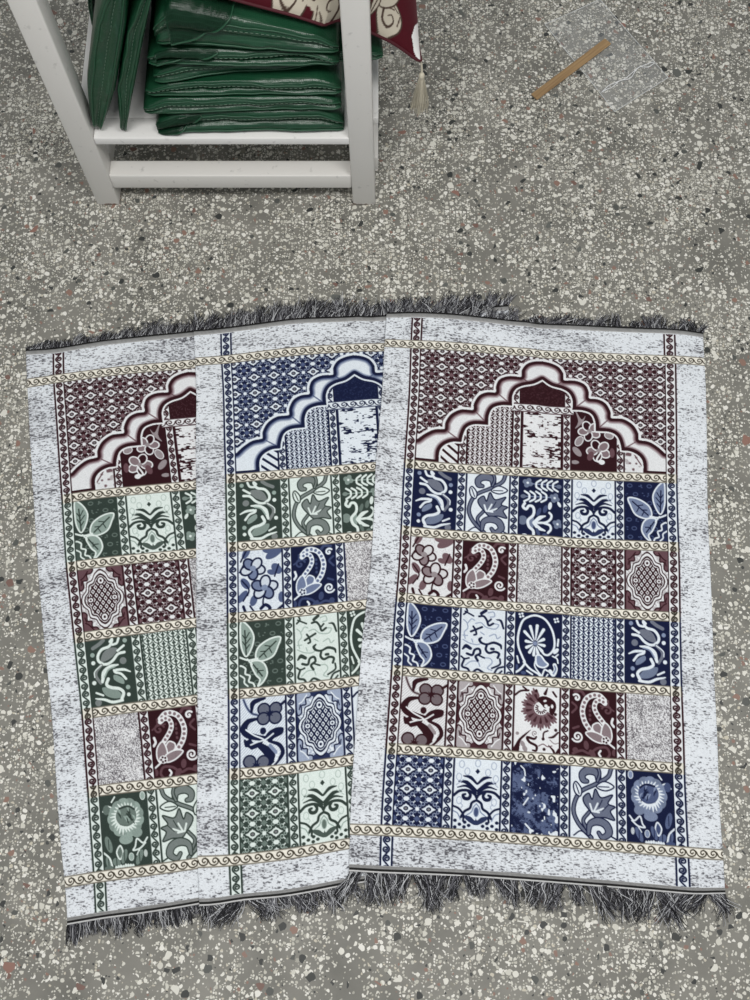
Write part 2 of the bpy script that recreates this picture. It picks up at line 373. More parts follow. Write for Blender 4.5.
def k_leaf(P, D, M, L, W, sd):
    P.bg(D); r = np.random.RandomState(5)
    for j in range(7):
        for i in range(4):
            x = 6+10*i+(j % 2)*5+r.uniform(-1, 1); y = 4+8.5*j
            if (i+j) % 2: P.el(x, y, 1.7, 1.1, D, 0, M, 1)
            else:
                for k in range(5): P.el(x+r.uniform(-3, 3), y+r.uniform(-2, 2), .8, .6, M)
    def leaf(p, mid, veins):
        P.fl(p, L*.8+M*.2, W, 1.5); P.st(mid, 1.3, D)
        for v in veins: P.st(v, 1.0, D)
    leaf([(2, -.5), (9, 5), (13, 14), (11, 24), (6, 31.5), (2, 24), (1, 12)], [(5, 8), (6, 30)], [[(6, 15), (9, 10)], [(6, 20), (10, 15)], [(6, 25), (9, 21)], [(6, 17), (3, 12)], [(6, 23), (3, 18)]])
    leaf([(37, 16.5), (27, 17.5), (17, 24), (14.5, 33), (20, 36.5), (30, 33), (35, 24)], [(33, 20), (18, 33)], [[(28, 24), (23, 23)], [(24, 28), (19, 28)], [(27, 26), (29, 30)], [(22, 30), (24, 33.5)]])
    leaf([(10, 37.5), (17, 36), (22.5, 40), (24.5, 48), (21, 55), (16, 58.5), (18, 53), (14, 48)], [(12, 39), (20, 50)], [[(16, 43), (16, 47)], [(17, 45), (21, 45)]])
    P.st([(0, 32), (8, 35), (16, 34)], 1.7, W); P.st([(7, 34), (11, 39)], 1.5, W)
    P.fl([(-1, 41), (5, 42), (5, 47), (9, 49), (8, 54), (12, 56), (12, 61), (-1, 61)], M*.4+D*.6, W, 1.6); P.st([(0, 48), (4, 51), (4, 55), (7, 58)], 1.4, W)
def k_flow(P, D, M, L, W, sd):
    P.bg(W); sp = np.random.RandomState(7).rand(P.h//2+1, P.w//2+1).repeat(2, 0).repeat(2, 1)[:P.h, :P.w]; P.put((sp > .8)*.35, L)
    for x, y, a, b, an in ((7, 2, 3, 6, 30), (33, 4, 4, 9, 60), (28, 1, 6, 3, 10), (35, 19, 4, 6, -40), (6, 31, 3.4, 6, -35), (3, 43, 3, 7, 40), (13.5, 47, 3.2, 5.5, 20), (39, 46, 3, 5, 0), (30, 22, 4, 2.5, 20)): P.el(x, y, a, b, M*.8+L*.2, an)
    P.st([(2, 10), (7, 0)], 1.6, D); P.st([(9, 39), (4, 47)], 1.3, D); P.st([(33, 26), (37, 15)], 1.5, D); P.st([(3, 28), (9, 36), (8, 42)], 1.4, D)
    def blossom(cx, cy, s, rot):
        for k in range(5):
            a = rot+k*1.2566; ry = 3.5*s; 
            P.el(cx+4.6*s*math.cos(a), cy+3.9*s*math.sin(a), 3.7*s, 2.7*s, (L*.75+M*.25) if k % 2 else W*.8+L*.2, math.degrees(a), D, 1.7)
        P.el(cx, cy, 2.2*s, 2*s, L)
    blossom(13, 17, 1.3, .3); blossom(23.5, 36, 1.4, -.2)
    P.st([(24, 41), (22, 48), (22, 54)], 1.5, D); P.st([(20, 55), (24, 52), (28, 55), (27, 59)], 3, D); P.st([(4, 52), (6, 58)], 2.5, D); P.st([(36, 57), (40, 54)], 2.5, D); P.st([(1, 20), (4, 14)], 1.5, D)
    P.st([(10, 52), (14, 58)], 1.6, D)
def k_pais(P, D, M, L, W, sd):
    P.bg(D); B = M*.85+D*.15
    P.st([(1, 12), (5, 16), (1, 21)], 2, B); P.st([(2, 35), (7, 33)], 2, B); P.spiral(33, 17, 5, 1.1, 200, 1.8, B); P.st([(27, 13), (34, 14), (39, 17)], 1.4, B); P.st([(34, 8), (34, 14)], 1.5, B)
    P.st([(3, 2), (9, 1), (12, 4)], 2.6, B)
    P.st([(2, 57), (10, 54), (17, 56), (24, 51), (32, 50), (35, 55), (33, 59)], 2.2, B); P.el(14, 49, 2.4, 4, B, -10); P.el(19.5, 56, 2.5, 4, B, -40); P.el(4, 54, 2.5, 2.5, B); P.el(39, 54, 2, 3, B)
    P.st([(27, 53), (25.5, 55.5), (27, 58)], 1.8, W)
    for y in (14, 18, 22, 26): P.el(17.5, y, 1.2, 1.4, B)
    def chain(p, n, w):
        q = _cm(p, False, 12); P.st(q, w, W, smooth=False)
        s = np.concatenate([[0], np.cumsum(np.hypot(*np.diff(q, axis=0).T))])
        for k in range(n):
            t = (k+.5)/n*s[-1]; x = np.interp(t, s, q[:, 0]); y = np.interp(t, s, q[:, 1]); x2 = np.interp(t+.5, s, q[:, 0]); y2 = np.interp(t+.5, s, q[:, 1])
            P.el(x, y, s[-1]/n*.33, w*.30, M*.45+L*.55, math.degrees(math.atan2(y2-y, x2-x)))
    chain([(18, 36), (12.5, 28), (10.5, 18), (14, 8), (20, 4), (26, 4), (30.5, 8)], 12, 5)
    chain([(29.5, 28), (24, 21), (21.5, 15), (23, 9.5), (27, 8), (31, 10.5)], 8, 4.4)
    G = M*.3+L*.7
    P.fl([(20, 31), (25, 28.5), (28.5, 33), (28, 39), (21, 36)], G, W, 1.3)
    P.fl([(31, 28), (36, 33), (37, 41), (34, 46), (28, 41), (28, 34)], G, W, 1.3)
    P.fl([(13.5, 38.5), (20, 36.5), (29, 40), (29, 46), (21, 44.5)], G, W, 1.3)
    P.el(31.5, 43.5, 3.8, 3.6, W)
    for k in range(5): P.el(31.5+2.1*math.cos(k*1.2566), 43.5+2.1*math.sin(k*1.2566), .95, .95, D)
    P.st([(34, 46), (39.5, 50)], 1.6, W)
    P.spiral(6, 42, 5.2, 1.5, 150, 1.7, W, -1); P.spiral(5, 7.5, 3.6, 1.0, 220, 1.9, W); P.st([(38, 24), (37, 28), (39, 31)], 2.2, W)
def k_speck(P, D, M, L, W, sd):
    r = np.random.RandomState(sd)
    n = r.rand(P.h//3+1, P.w//3+1).repeat(3, 0).repeat(3, 1)[:P.h, :P.w]
    n = n+.35*(vnoise(P.w, P.h, 6*SS, 5*SS, sd+1)-.5)
    P.bg(C(222, 223, 226)); P.put((n > .46)*1.0, C(158, 156, 160)); P.put((n > .80)*1.0, C(98, 95, 100))
def trellis(P, D, M, L, W, ox=0., oy=0.):
    px, py = 19.6, 16.6
    X = (P.x[None]-ox)+0*P.y[:, None]; Y = (P.y[:, None]-oy)+0*P.x[None]
    P.bg(D)
    def rep(cx, cy):
        u = (X-cx+px/2) % px-px/2; v = (Y-cy+py/2) % py-py/2
        return u, v
    def dot(cx, cy, rx, ry, col, ring=None):
        u, v = rep(cx, cy); r = np.sqrt((u/rx)**2+(v/ry)**2)
        P.put(np.clip(.5+(1-r)*min(rx, ry)*SS, 0, 1), col)
        if ring is not None:
            r = np.sqrt((u/(rx*.5))**2+(v/(ry*.5))**2); P.put(np.clip(.5+(1-r)*min(rx, ry)*SS*.5, 0, 1)*.8, ring)
    G = M*.8+L*.2
    for fx, fy, r in ((.26, .26, 1.6), (.74, .26, 1.6), (.26, .74, 1.6), (.74, .74, 1.6), (.12, .40, 1.25), (.88, .40, 1.25), (.12, .60, 1.25), (.88, .60, 1.25), (.40, .13, 1.25), (.60, .13, 1.25), (.40, .87, 1.25), (.60, .87, 1.25)):
        dot(fx*px, fy*py, r*1.12, r*1.12, L*.7+W*.3); dot(fx*px, fy*py, r*.72, r*.72, D*.6+M*.4)
    u, v = rep(0, 0)                                                # open flower
    for k in (0, 1):
        a, b = ((u, v), (v*1.05, u*1.05))[k]
        m = (np.abs(a)/(6.3, 4.6)[k]+np.abs(b)/2.9 < 1); P.put(m*1.0, W)
    dot(0, 0, 3.5, 3.3, W); dot(0, 0, 2.2, 1.8, D); dot(0, 0, 1.3, 1.0, NEU)
    u, v = rep(px/2, py/2)                                          # star
    m = (np.abs(u)/2.9+np.abs(v)/2.6 < 1); P.put(m*1.0, G)
    d = np.abs(np.abs(u)/1.18-np.abs(v)); rr = np.hypot(u, v)
    P.put(((d < .62) & (rr > 2.6) & (rr < 5.0))*1.0, W)
    dot(px/2, 0, 1.7, 1.7, W); dot(0, py/2, 2.5, 1.9, W)
def k_trel(P, D, M, L, W, sd): trellis(P, D, M, L, W, 10, 12.2)
def k_latt(P, D, M, L, W, sd, inv=False):
    P.bg(W)
    n = vnoise(P.w, P.h, 1.4*SS, 1.4*SS, 3)
    P.put((n > .55)*.45, L)
    for sx in (0, 40):
        for sy in (0, 58.5):
            a = 1 if sx == 0 else -1; b = 1 if sy == 0 else -1
            f = M if inv else L*.7+W*.3
            pts = [(sx, sy), (sx+a*13, sy), (sx+a*12, sy+b*4), (sx+a*8, sy+b*5), (sx+a*8, sy+b*10), (sx+a*4, sy+b*11), (sx+a*4, sy+b*17), (sx, sy+b*18)]
            P.fl(pts, f, D, 1.2)
            P.st([(sx+a*2, sy+b*9), (sx+a*5, sy+b*7), (sx+a*9, sy+b*2)], 1.1, W if not inv else D)
            P.st([(sx+a*2, sy+b*14), (sx+a*3, sy+b*10)], 1.0, D)
    if not inv:
        for s in (-1, 1):
            P.fl([(14, 29+s*31), (26, 29+s*31), (27, 29+s*26), (20, 29+s*24), (13, 29+s*26)], D*.6+M*.4)
            P.fl([(20+s*21, 20), (20+s*21, 38), (20+s*17, 34), (20+s*18, 29), (20+s*17, 24)], D*.6+M*.4)
    def ogee(k):
        q = [(0, 27.5), (5, 24), (8, 18.5), (13, 16), (14.5, 9), (18, 5), (19.5, 0)]
        f = [(x*k, y*k) for x, y in q]
        pts = [(20+x, 29-y) for x, y in f]+[(20+x, 29+y) for x, y in f[::-1][1:]]+[(20-x, 29+y) for x, y in f[1:]]+[(20-x, 29-y) for x, y in f[::-1][1:-1]]
        return pts
    P.fl(ogee(1.02), D); P.fl(ogee(.965), W); P.fl(ogee(.87), D); P.fl(ogee(.80), W)
    ins = P.inside(_cm(ogee(.76), True))
    X = P.x[None]-20; Y = P.y[:, None]-29
    a = (X+Y*.72); b = (X-Y*.72); p = 5.4
    g = (np.abs((a+p/2) % p-p/2) < .95) | (np.abs((b+p/2) % p-p/2) < .95)
    P.put((ins & g)*1.0, D)
    h = np.hypot((a+p) % p-p/2, (b+p) % p-p/2) < .9
    P.put((ins & h)*1.0, D)
    for s in (-1, 1):
        P.el(20, 29+s*17, 2.6, 3, W, 0, D, 1.1); P.el(20, 29+s*17, 1.1, 1.3, D)
        P.el(20+s*11, 29, 2.2, 2, W, 0, D, 1); P.el(20+s*11, 29, .9, .9, D)
def k_latt2(P, D, M, L, W, sd): k_latt(P, D, M, L, W, sd, True)
def k_arab(P, D, M, L, W, sd):
    P.bg(W*.98); F = L*.75+W*.25
    for q in ([(2, 11), (5, 14), (6, 19), (3, 23), (4, 29)], [(6, 14), (9, 10), (12, 11)], [(13, 14), (18, 13), (23, 17), (31, 18), (34, 14), (30, 13)], [(2, 30), (8, 33), (15, 34), (19, 32)], [(5, 54), (10, 50), (16, 50), (18, 54)], [(20, 46), (27, 46), (29, 50), (25, 55), (29, 57)], [(26, 25), (31, 23), (33, 27), (36, 25)], [(24, 3), (29, 2), (30, 6), (26, 7)], [(2, 26), (6, 26)], [(18, 22), (21, 24)], [(10, 29), (11, 32)]): P.st(q, 1.1, F)
    for q, w in (([(2, 6), (5, 3), (4, 0)], 1.7), ([(3, 3), (11, 7)], 1.5), ([(18, 4), (22, 1)], 3), ([(16, 7), (20, 6.5), (23, 10), (25, 15), (29, 13)], 2), ([(24, 12), (27, 9)], 1.7), ([(32, 9), (36, 10), (38.5, 17)], [1, 2.2, 1.8]), ([(9, 22), (13, 20), (19, 17)], 2), ([(11, 17), (13, 20), (14, 24), (12, 25)], 1.8),
                 ([(19, 27), (17, 29), (19, 32), (24, 33), (30, 31), (36, 33), (37, 36)], [1.5, 2.6, 2.2, 1.8, 2.4, 2.4, 1.5]), ([(24, 33), (23, 38), (26, 41), (31, 39.5), (35, 41), (34, 45)], 2.2), ([(28, 37), (30, 37)], 2.4), ([(2, 39), (5, 36), (9, 38)], [1.5, 3.6, 3]), ([(6, 43), (11, 44), (13, 39), (17, 38), (18, 42), (14, 45), (16, 49)], 2.2), ([(17, 44), (22, 46)], 1.5),
                 ([(36, 46), (36, 51), (29, 55)], 1.7), ([(1, 46), (4, 48), (8, 47)], 1.6), ([(4, 48), (2, 55), (7, 57), (9, 60)], 2), ([(12, 60), (16, 57), (22, 60)], 2), ([(31, 60), (34, 55), (39, 53)], 1.8), ([(35, 60), (38, 57)], 1.6)): P.st(q, w, D)
def k_medal(P, D, M, L, W, sd):
    P.bg(D)
    P.st([(0, 57), (4, 54), (8, 48), (6, 43), (2, 33), (1.5, 22), (5, 9), (11, 4), (18, 2.5), (26, 6), (32, 15), (34.5, 25), (34, 33), (30, 38.5), (26, 39), (23, 36)], 2.0, W)
    P.st([(7, 47), (13, 53), (20, 57), (23, 60)], 1.9, W)
    for k in range(12):
        a = math.radians(-90+k*30+8); r0, r1 = 3.4, (15.5 if 1 else 0)
        r1 = 17 if math.sin(a) < -.4 else (11.5 if math.sin(a) < .4 else 11)
        c, s = math.cos(a)*.72, math.sin(a)
        P.st([(17+r0*c, 29+r0*s), (17+r1*.7*c, 29+r1*.7*s), (17+r1*c, 29+r1*s)], [1.0, 2.5, 2.9], W)
    P.el(17, 29, 2, 2, L)
    P.fl([(18, 41), (22, 40), (26, 45), (29, 48), (25, 51), (19, 49)], L, W, 1.6)
    P.st([(18, 44), (17, 50), (21, 56), (24, 59)], 1.4, W); P.st([(24, 58), (26, 53), (29, 54)], 1.6, W); P.st([(27, 60), (29, 57)], 1.3, W)
    P.st([(35, 48), (36, 52), (34, 57), (31, 54)], 3.6, W); P.st([(35, 49), (36, 52), (34, 56)], 1.5, L)
    P.el(36, 35, 1.8, 3.4, W, 40); P.st([(33, 40), (37, 42), (38, 46)], 1.4, W); P.st([(38, 24), (37.5, 30)], 1.8, W); P.st([(35, 41), (38, 38)], 1.3, W)
    for x, y in ((4, 3), (36, 6)):
        for k in range(4): P.el(x+1.8*math.cos(k*1.57+.5), y+1.8*math.sin(k*1.57+.5), 1.1, 1.1, W)
    P.st([(1, 42), (2.5, 48)], 1.5, W); P.st([(10, 55), (15, 58)], 1.6, W); P.el(1, 52, 1.2, 2.6, M); P.el(7, 57, 2.4, 1.6, M)
def fish(P, bg, ln, ox=0., oy=0.):
    P.bg(bg); px, py = 9.2, 8.4
    for k in (0, 1):
        u = (P.x[None]-ox+k*px/2+px/2) % px-px/2; v = (P.y[:, None]-oy+k*py/2+py/2) % py-py/2
        r = np.hypot(u, (v+1.2)*1.08)
        P.put(np.clip(.5-(np.abs(r-4.2)-.45)*SS, 0, 1)*(v > -1.8), ln)
        P.put(((np.abs(u)/2.0+np.abs(v+.4)/1.9 < 1) | ((np.abs(u) < .62) & (v > -3) & (v < 3.2)))*1.0, ln)
def k_fish(P, D, M, L, W, sd): fish(P, W, D*.8+M*.2, 2, 3)
def k_snake(P, D, M, L, W, sd):
    P.bg(W); X = P.x[None]; Y = P.y[:, None]
    P.put((((X*1.0+Y) % 2.6) < .8)*.5, L)
    P.st([(3, 1), (6, 8), (10, 13), (15, 15)], 2.4, L); P.st([(3, 1), (6, 8), (10, 13), (15, 15)], .8, D)
    P.st([(10, 12), (11, 5), (15, 2.5), (22, 1)], [2, 4.5, 4, 2], D)
    def lobes(c, q):
        for x, y in q: P.el(x, y, 4.6, 4.4, M*.4+NEU*.6, 0, D, 1.4)
        P.el(c[0], c[1], 1.8, 1.8, D)
        for x, y in q: P.st([c, ((c[0]+x)/2, (c[1]+y)/2)], .7, D)
    P.st([(16, 18), (7, 20), (3, 26), (6, 31), (14, 34), (22, 35.5)], [2, 4.5, 6.5, 6, 5, 4], D)
    P.fl([(21, 36), (25, 30), (32, 27), (38, 28), (37, 33), (30, 36), (27, 38)], D); P.el(20, 29, 2.7, 3, D)
    P.fl([(3, 35), (6, 36), (9, 34), (11, 38), (16, 38), (20, 38), (16, 42), (10, 44), (7, 42), (4, 41)], D)
    P.st([(17, 41), (24, 47), (27, 53), (24, 58)], [5, 8, 8, 4], D); P.st([(25, 38), (34, 42), (37, 49), (32, 56), (26, 61)], [2, 3.4, 3.6, 3, 2], D)
    P.st([(5, 27), (12, 32), (20, 36), (26, 42), (31, 49), (30, 55)], 1.4, W); P.st([(9, 40), (15, 38), (22, 36.5), (29, 32)], 1.3, W)
    P.st([(26, 42), (31, 48)], 3, L); P.st([(33, 47), (32, 54), (27, 59)], 1.2, W)
    lobes((26, 14.5), [(21, 10.5), (31.5, 10.5), (20.5, 18.5), (31, 18.5)]); lobes((14, 57.5), [(8, 54), (20, 55)])
    P.st([(36, 8), (40, 5)], 2.4, D)
def k_sun(P, D, M, L, W, sd):
    P.bg(W); cx, cy = 23.5, 19.5
    for k in range(9):
        a = math.radians(38+k*26); ca, sa = math.cos(a), math.sin(a)
        for j in (-1, 0, 1):
            aa = a+j*.13; r = 17.5 if j == 0 else 16
            P.st([(cx+6*ca, cy+6*sa*1.05), (cx+11*math.cos(aa), cy+11*math.sin(aa)*1.05), (cx+r*math.cos(aa), cy+r*math.sin(aa)*1.08)], [3, 3.6, 1.5], M*.85+L*.15)
        P.st([(cx+8.5*ca, cy+8.5*sa), (cx+12.5*ca, cy+12.5*sa)], [1, 2.6], D*.7+M*.3)
        b = a+.2269; P.st([(cx+7*math.cos(b), cy+7*math.sin(b)), (cx+13.5*math.cos(b+.12), cy+13.5*math.sin(b+.12))], .9, W)
    P.el(cx, cy, 6.2, 6, W)
    for k in range(9):
        a = math.radians(20+k*24); P.st([(cx+3*math.cos(a), cy+3*math.sin(a)), (cx+4.8*math.cos(a), cy+4.8*math.sin(a))], 1, D)
    P.fl([(20, 12), (24, 8.5), (30, 9), (36, 13), (37, 19), (34, 25), (31, 22), (31, 17), (27, 19), (24, 16)], D); P.el(27, 12.5, 1.6, 1, W, -20); P.el(33.5, 17, 1.2, 1.8, W); P.el(28, 17, 1.6, 1.5, W)
    for x, y in ((19, 4), (36.5, 24), (37, 38), (27, 55.5), (26, 46.5)): P.el(x, y, 1.4, 1.4, D)
    P.st([(0, 9), (5, 5), (12, 4)], 1.8, D); P.st([(7, 1), (11, 4)], 1.6, D); P.st([(29, 1), (27, 6)], [1, 3], D); P.st([(34, 4), (37, 8)], 1.8, D)
    P.fl([(-1, 59), (2, 52), (6, 46), (15, 39), (10, 45), (6, 50), (4.5, 59)], D)
    P.st([(20, 45), (18, 47), (12, 46), (14, 50), (20, 53), (20, 57), (17, 57)], [1.5, 2, 2.4, 2.2, 2.2, 2, 1.5], D); P.spiral(18.5, 42, 2.6, 1.2, 100, .9, L)
    P.st([(26, 46), (26.5, 41), (30, 39)], 1.4, D); P.st([(31, 45), (35, 44), (39, 40)], [1, 2.2, 1.6], D); P.st([(31, 52), (35, 56), (36, 59)], [1, 2, 2], D); P.st([(37, 60), (40, 55)], 2.4, D)
    P.el(3, 43, 1.6, 1.5, L); P.el(8, 52, 1.8, 3, L, -30); P.el(10, 56, 2, 3, L, -30); P.st([(22, 53), (26, 51), (30, 53), (34, 52)], .8, M); P.st([(32, 47), (36, 50), (40, 49)], .9, L)
def k_marb(P, D, M, L, W, sd):
    P.bg(D); r = np.random.RandomState(11)
    n = vnoise(P.w, P.h, 7*SS, 7*SS, 21)*.8+.55*vnoise(P.w, P.h, 1.9*SS, 1.9*SS, 22)+.4*r.rand(P.h//2+1, P.w//2+1).repeat(2, 0).repeat(2, 1)[:P.h, :P.w]
    P.put((n > .98)*.9, M*.6+L*.4)
    X = P.x[None]; Y = P.y[:, None]
    for a, b, o in ((1, .95, 30), (1, -.9, 2), (1, .95, 12), (1, -.8, -24)):
        d = np.abs(X*b*a-Y+o+6*(n-.9)); P.put(((d < 2.6) & (n > .72))*.85, M*.6+L*.4)
    w = vnoise(P.w, P.h, 2.0*SS, 3.0*SS, 31)*.6+vnoise(P.w, P.h, 6*SS, 6*SS, 32)*.55+.25*(X/40)*(Y/58)
    P.put((w > .855)*1.0, W)
    P.st([(7, 3), (10, 6), (11, 11)], 1.2, W); P.st([(12, 52), (17, 57)], 1.5, W); P.st([(10, 36), (14, 30)], 1.3, W)
def k_peon(P, D, M, L, W, sd):
    P.bg(D); cx, cy = 18.5, 20
    r = np.random.RandomState(3)
    for k in range(13):
        a = k*.4833; P.el(cx+12.3*math.cos(a), cy+12.6*math.sin(a), 4.7, 3.8, L*(.85 if k % 2 else .95), math.degrees(a)+90)
    P.el(cx+1, cy+17.5, 6, 4, L*.95); P.el(cx-9, cy+13, 4.5, 4, L*.9)
    P.el(cx, cy, 12, 12.3, L*.95)
    for k in range(26):
        a = k*.2417; q = 12.2+r.uniform(-1, 2)
        P.st([(cx+8*math.cos(a), cy+8*math.sin(a)), (cx+q*math.cos(a+.12), cy+q*math.sin(a+.12))], [2.4, .7], W)
    P.el(cx-.5, cy-1.5, 9, 8.6, M*.85+L*.15)
    for k in range(16):
        a = r.uniform(0, 6.28); q = r.uniform(1, 8); x, y = cx-.5+q*math.cos(a), cy-1.5+q*math.sin(a)
        P.st([(x-1, y+2.2), (x, y-.5), (x+1.4, y-2)], [.6, 1.6, .6], D if k % 3 else L)
    P.st([(cx-8, cy-6), (cx-3, cy-9), (cx+5, cy-8)], 1.6, D); P.st([(cx-7, cy+3), (cx-2, cy+6.5), (cx+5, cy+5)], 1.2, M)
    P.el(2.5, 3.5, 1.8, 3, L, 0, W, .6); P.st([(27, 2), (30, 6)], 1.3, W); P.st([(31, 10), (35, 9), (38, 13)], 1.3, W); P.el(35, 12, 3, 4, M)
    P.st([(1, 38), (5, 42), (10, 38), (12, 44), (14, 47), (8, 46), (3, 42)], 1.4, W); P.st([(8, 46), (11, 51)], 1.2, W)
    P.fl([(25, 42), (28.5, 47), (26, 53), (23, 48)], M, W, 1.3)
    for x, y, a, b, an in ((35, 40, 2.8, 7, 15), (9, 53, 2.4, 6.5, -25), (22, 51, 2.2, 6, -20), (29, 55, 3, 4, 40), (36, 54, 2.4, 5, 10)): P.el(x, y, a, b, M*.7+L*.3, an); P.st([(x, y-4), (x, y+4)], .7, D)
    P.st([(40, 46), (35, 51), (33, 58)], 1.5, W); P.el(3.5, 50.5, 1.6, 3, W*.85); P.el(16, 52, 1.8, 2.8, L, 0, W, .5)
    for k in range(8): P.el(15+2.1*k, 58.2+(.8 if k == 4 else 0)+.3*abs(k-3.5), 1.1, 1.5, W)
    P.el(36, 59, 4, 2, M)

ROWS = [[(k_tulip, 0), (k_scroll, 0), (k_wheat, 0), (k_palm, 0), (k_leaf, 1)],
        [(k_flow, 0), (k_pais, 1), (k_speck, 0), (k_trel, 0), (k_latt2, 0)],
        [(k_leaf, 0), (k_arab, 0), (k_medal, 0), (k_fish, 0), (k_tulip, 0)],
        [(k_snake, 0), (k_latt, 0), (k_sun, 0), (k_pais, 0), (k_speck, 0)],
        [(k_trel, 0), (k_palm, 0), (k_marb, 0), (k_scroll, 0), (k_peon, 0)]]
PW, PH = 321, 534
L1, L2, R1, R2 = 27.5, 37.8, 279.5, 290.8
GY = [34.2, 161.0, 228.9, 295.3, 364.0, 432.1, 501.5]

def arch(P, fam):
    D, M, L, W = FAM[fam]
    trellis(P, D, M, L, W, 21.2, 18.0)
    mid = P.W/2; hh = P.H
    out = [(0.0, 95.2), (6.6, 89.2), (15.6, 83.9), (25.2, 82.4), (25.8, 75.5), (31.2, 66.7), (41.0, 60.8), (52.6, 60.2), (52.8, 54.2), (57.5, 45.4), (65.3, 40.9), (74.0, 40.2), (74.2, 33.2), (78.0, 25.8), (87.1, 21.8), (98.8, 21.8), (99.2, 14.7), (104.2, 7.6), (112.5, 3.6), (mid, 2.0)]
    inn = [(22.2, hh+1), (22.5, 106.5), (26.7, 99.8), (34.4, 95.8), (43.3, 95.1), (44.3, 88.5), (47.6, 80.3), (55, 76.2), (68.4, 75.7), (69, 65.4), (73, 57.6), (82, 54.4), (91.2, 54.4), (91.2, 44), (94.6, 36.6), (101.5, 32.4), (112, 29.6), (mid, 23.8)]
    cus_o = {3, 7, 11, 15}; cus_i = {4, 8, 12}
    def half(p, cusps):
        seg = []; cur = [p[0]]
        for i in range(1, len(p)):
            cur.append(p[i])
            if i in cusps: seg.append(_cm(cur, False, 6)); cur = [p[i]]
        seg.append(_cm(cur, False, 6))
        h = np.vstack(seg)
        return np.vstack([h, [(2*mid-x, y) for x, y in h[::-1]]])
    po, pi_ = half(out, cus_o), half(inn, cus_i)
    io = P.inside(np.vstack([po, [(P.W+9, hh+9), (-9, hh+9)]])); ii = P.inside(pi_)
    def dd(p):
        d = np.full((P.h, P.w), 99.)
        for i in range(len(p)-1):
            a, b = p[i], p[i+1]; e = b-a; q = e@e
            if q < 1e-9: continue
            i0 = max(0, int((min(a[0], b[0])-9)*SS)); i1 = min(P.w, int((max(a[0], b[0])+9)*SS)); j0 = max(0, int((min(a[1], b[1])-9)*SS)); j1 = min(P.h, int((max(a[1], b[1])+9)*SS))
            if i1 <= i0 or j1 <= j0: continue
            X = P.x[i0:i1][None]; Y = P.y[j0:j1][:, None]
            t = np.clip(((X-a[0])*e[0]+(Y-a[1])*e[1])/q, 0, 1)
            v = d[j0:j1, i0:i1]; np.minimum(v, np.hypot(X-a[0]-t*e[0], Y-a[1]-t*e[1]), out=v)
        return d
    do, di = dd(po), dd(pi_)
    band = io & ~ii
    BW = W*.99
    P.put(band*1.0, BW)
    g = np.clip(1-(do-4.6)/3.0, 0, 1); P.put(band*g, M)
    g = np.clip(1-(di-3.2)/2.6, 0, 1); P.put(band*g, M)
    # seams between the scallops
    for s in (0, 1):
        for q in ([(30, 86), (43.5, 95)], [(57, 64), (68.5, 75.5)], [(78, 43), (91, 54)], [(100.5, 24), (109, 30)]):
            q = [(2*mid-x, y) for x, y in q] if s else q
            al = np.clip(.5-P.dist(np.array(q, float), 1.3)*SS, 0, 1)*band; P.put(al*.8, M)
    P.put((band & (do < 4.3))*1.0, D); P.put((band & (di < 3.4))*1.0, D)
    P.put((np.abs(do-.2) < 1.0)*1.0, W)
    # foot of the band
    for s in (0, 1):
        x0 = 0 if s == 0 else P.W-22.5
        m = (P.x[None] >= x0) & (P.x[None] <= x0+22.5) & (P.y[:, None] > hh-2.2); P.put(m*1.0, D)
        m = ((P.x[None]-(0 if s == 0 else P.W-10)) >= 0) & ((P.x[None]-(0 if s == 0 else P.W-10)) <= 10) & (P.y[:, None] > hh-12) & (P.y[:, None] <= hh-2.2); P.put(m*1.0, BW)
    # what the arch frames
    I = np.zeros_like(P.a); Q = Pad(I); Q.bg(W)
    def box(x0, y0, x1, y1): return Pad(I[int(round(y0*SS)):int(round(y1*SS)), int(round(x0*SS)):int(round(x1*SS))])
    b = box(49, 52, 91.5, hh); fish(b, D, W*.9+L*.1, 3, 4); 
    b = box(20, 90, 41, hh); b.bg(W)
    X = b.x[None]; Y = b.y[:, None]; b.put((((Y-X*.78) % 8.6) < 3.0)*1.0, D)
    b = box(P.W-91.5, 52, P.W-49, hh); b.bg(D)
    b.fl([(2, 0), (6, 14), (3, 22), (10, 16), (13, 8), (9, 12)], L)
    for cx, cy, s in ((17, 24, 1.25), (26, 44, 1.35)):
        for k in range(5):
            a = .5+k*1.2566; b.el(cx+4.8*s*math.cos(a), cy+4.4*s*math.sin(a), 3.5*s, 2.6*s, (M*.4+L*.6) if k % 2 == 0 else D, math.degrees(a), W, 1.3)
        b.el(cx, cy, 2.2, 2.2, L)
    b.el(36, 28, 4, 3, L, 20, W, .8); b.el(7, 35, 3, 5, L, 30, W, .8); b.el(5, 46, 3, 6, L, -40); b.el(18, 50, 3, 5, M, 20); b.st([(28, 46), (24, 54), (29, 57)], 1.8, W); b.el(29, 56, 3, 2.5, W); b.el(39, 46, 2.5, 5, M); b.el(3, 57, 4, 2, L)
    b = box(P.W-41, 90, P.W-20, hh); b.bg(W*.98)
    n = vnoise(b.w, b.h, 3*SS, 3*SS, 9); b.put((n > .6)*.6, L); b.put((n > .74)*.9, M); b.st([(6, 0), (12, 12), (20, 24)], 1.2, M)
    b = box(101.5, 60, P.W-101.5, hh)
    n = vnoise(b.w, b.h, 2.8*SS, .85*SS, 41)*.62+vnoise(b.w, b.h, 9*SS, 3.5*SS, 42)*.5
    b.bg(W); b.put((n > .68)*1.0, D)
    b.put((b.x[None] < 1)*np.ones((b.h, 1)), D); b.put((b.x[None] > b.W-1)*np.ones((b.h, 1)), D)
    guard(box(91.5, 54, 101.5, hh), fam); guard(box(P.W-101.5, 54, P.W-91.5, hh), fam); guard(box(40, 76, 49.5, hh), fam); guard(box(P.W-49.5, 76, P.W-40, hh), fam)
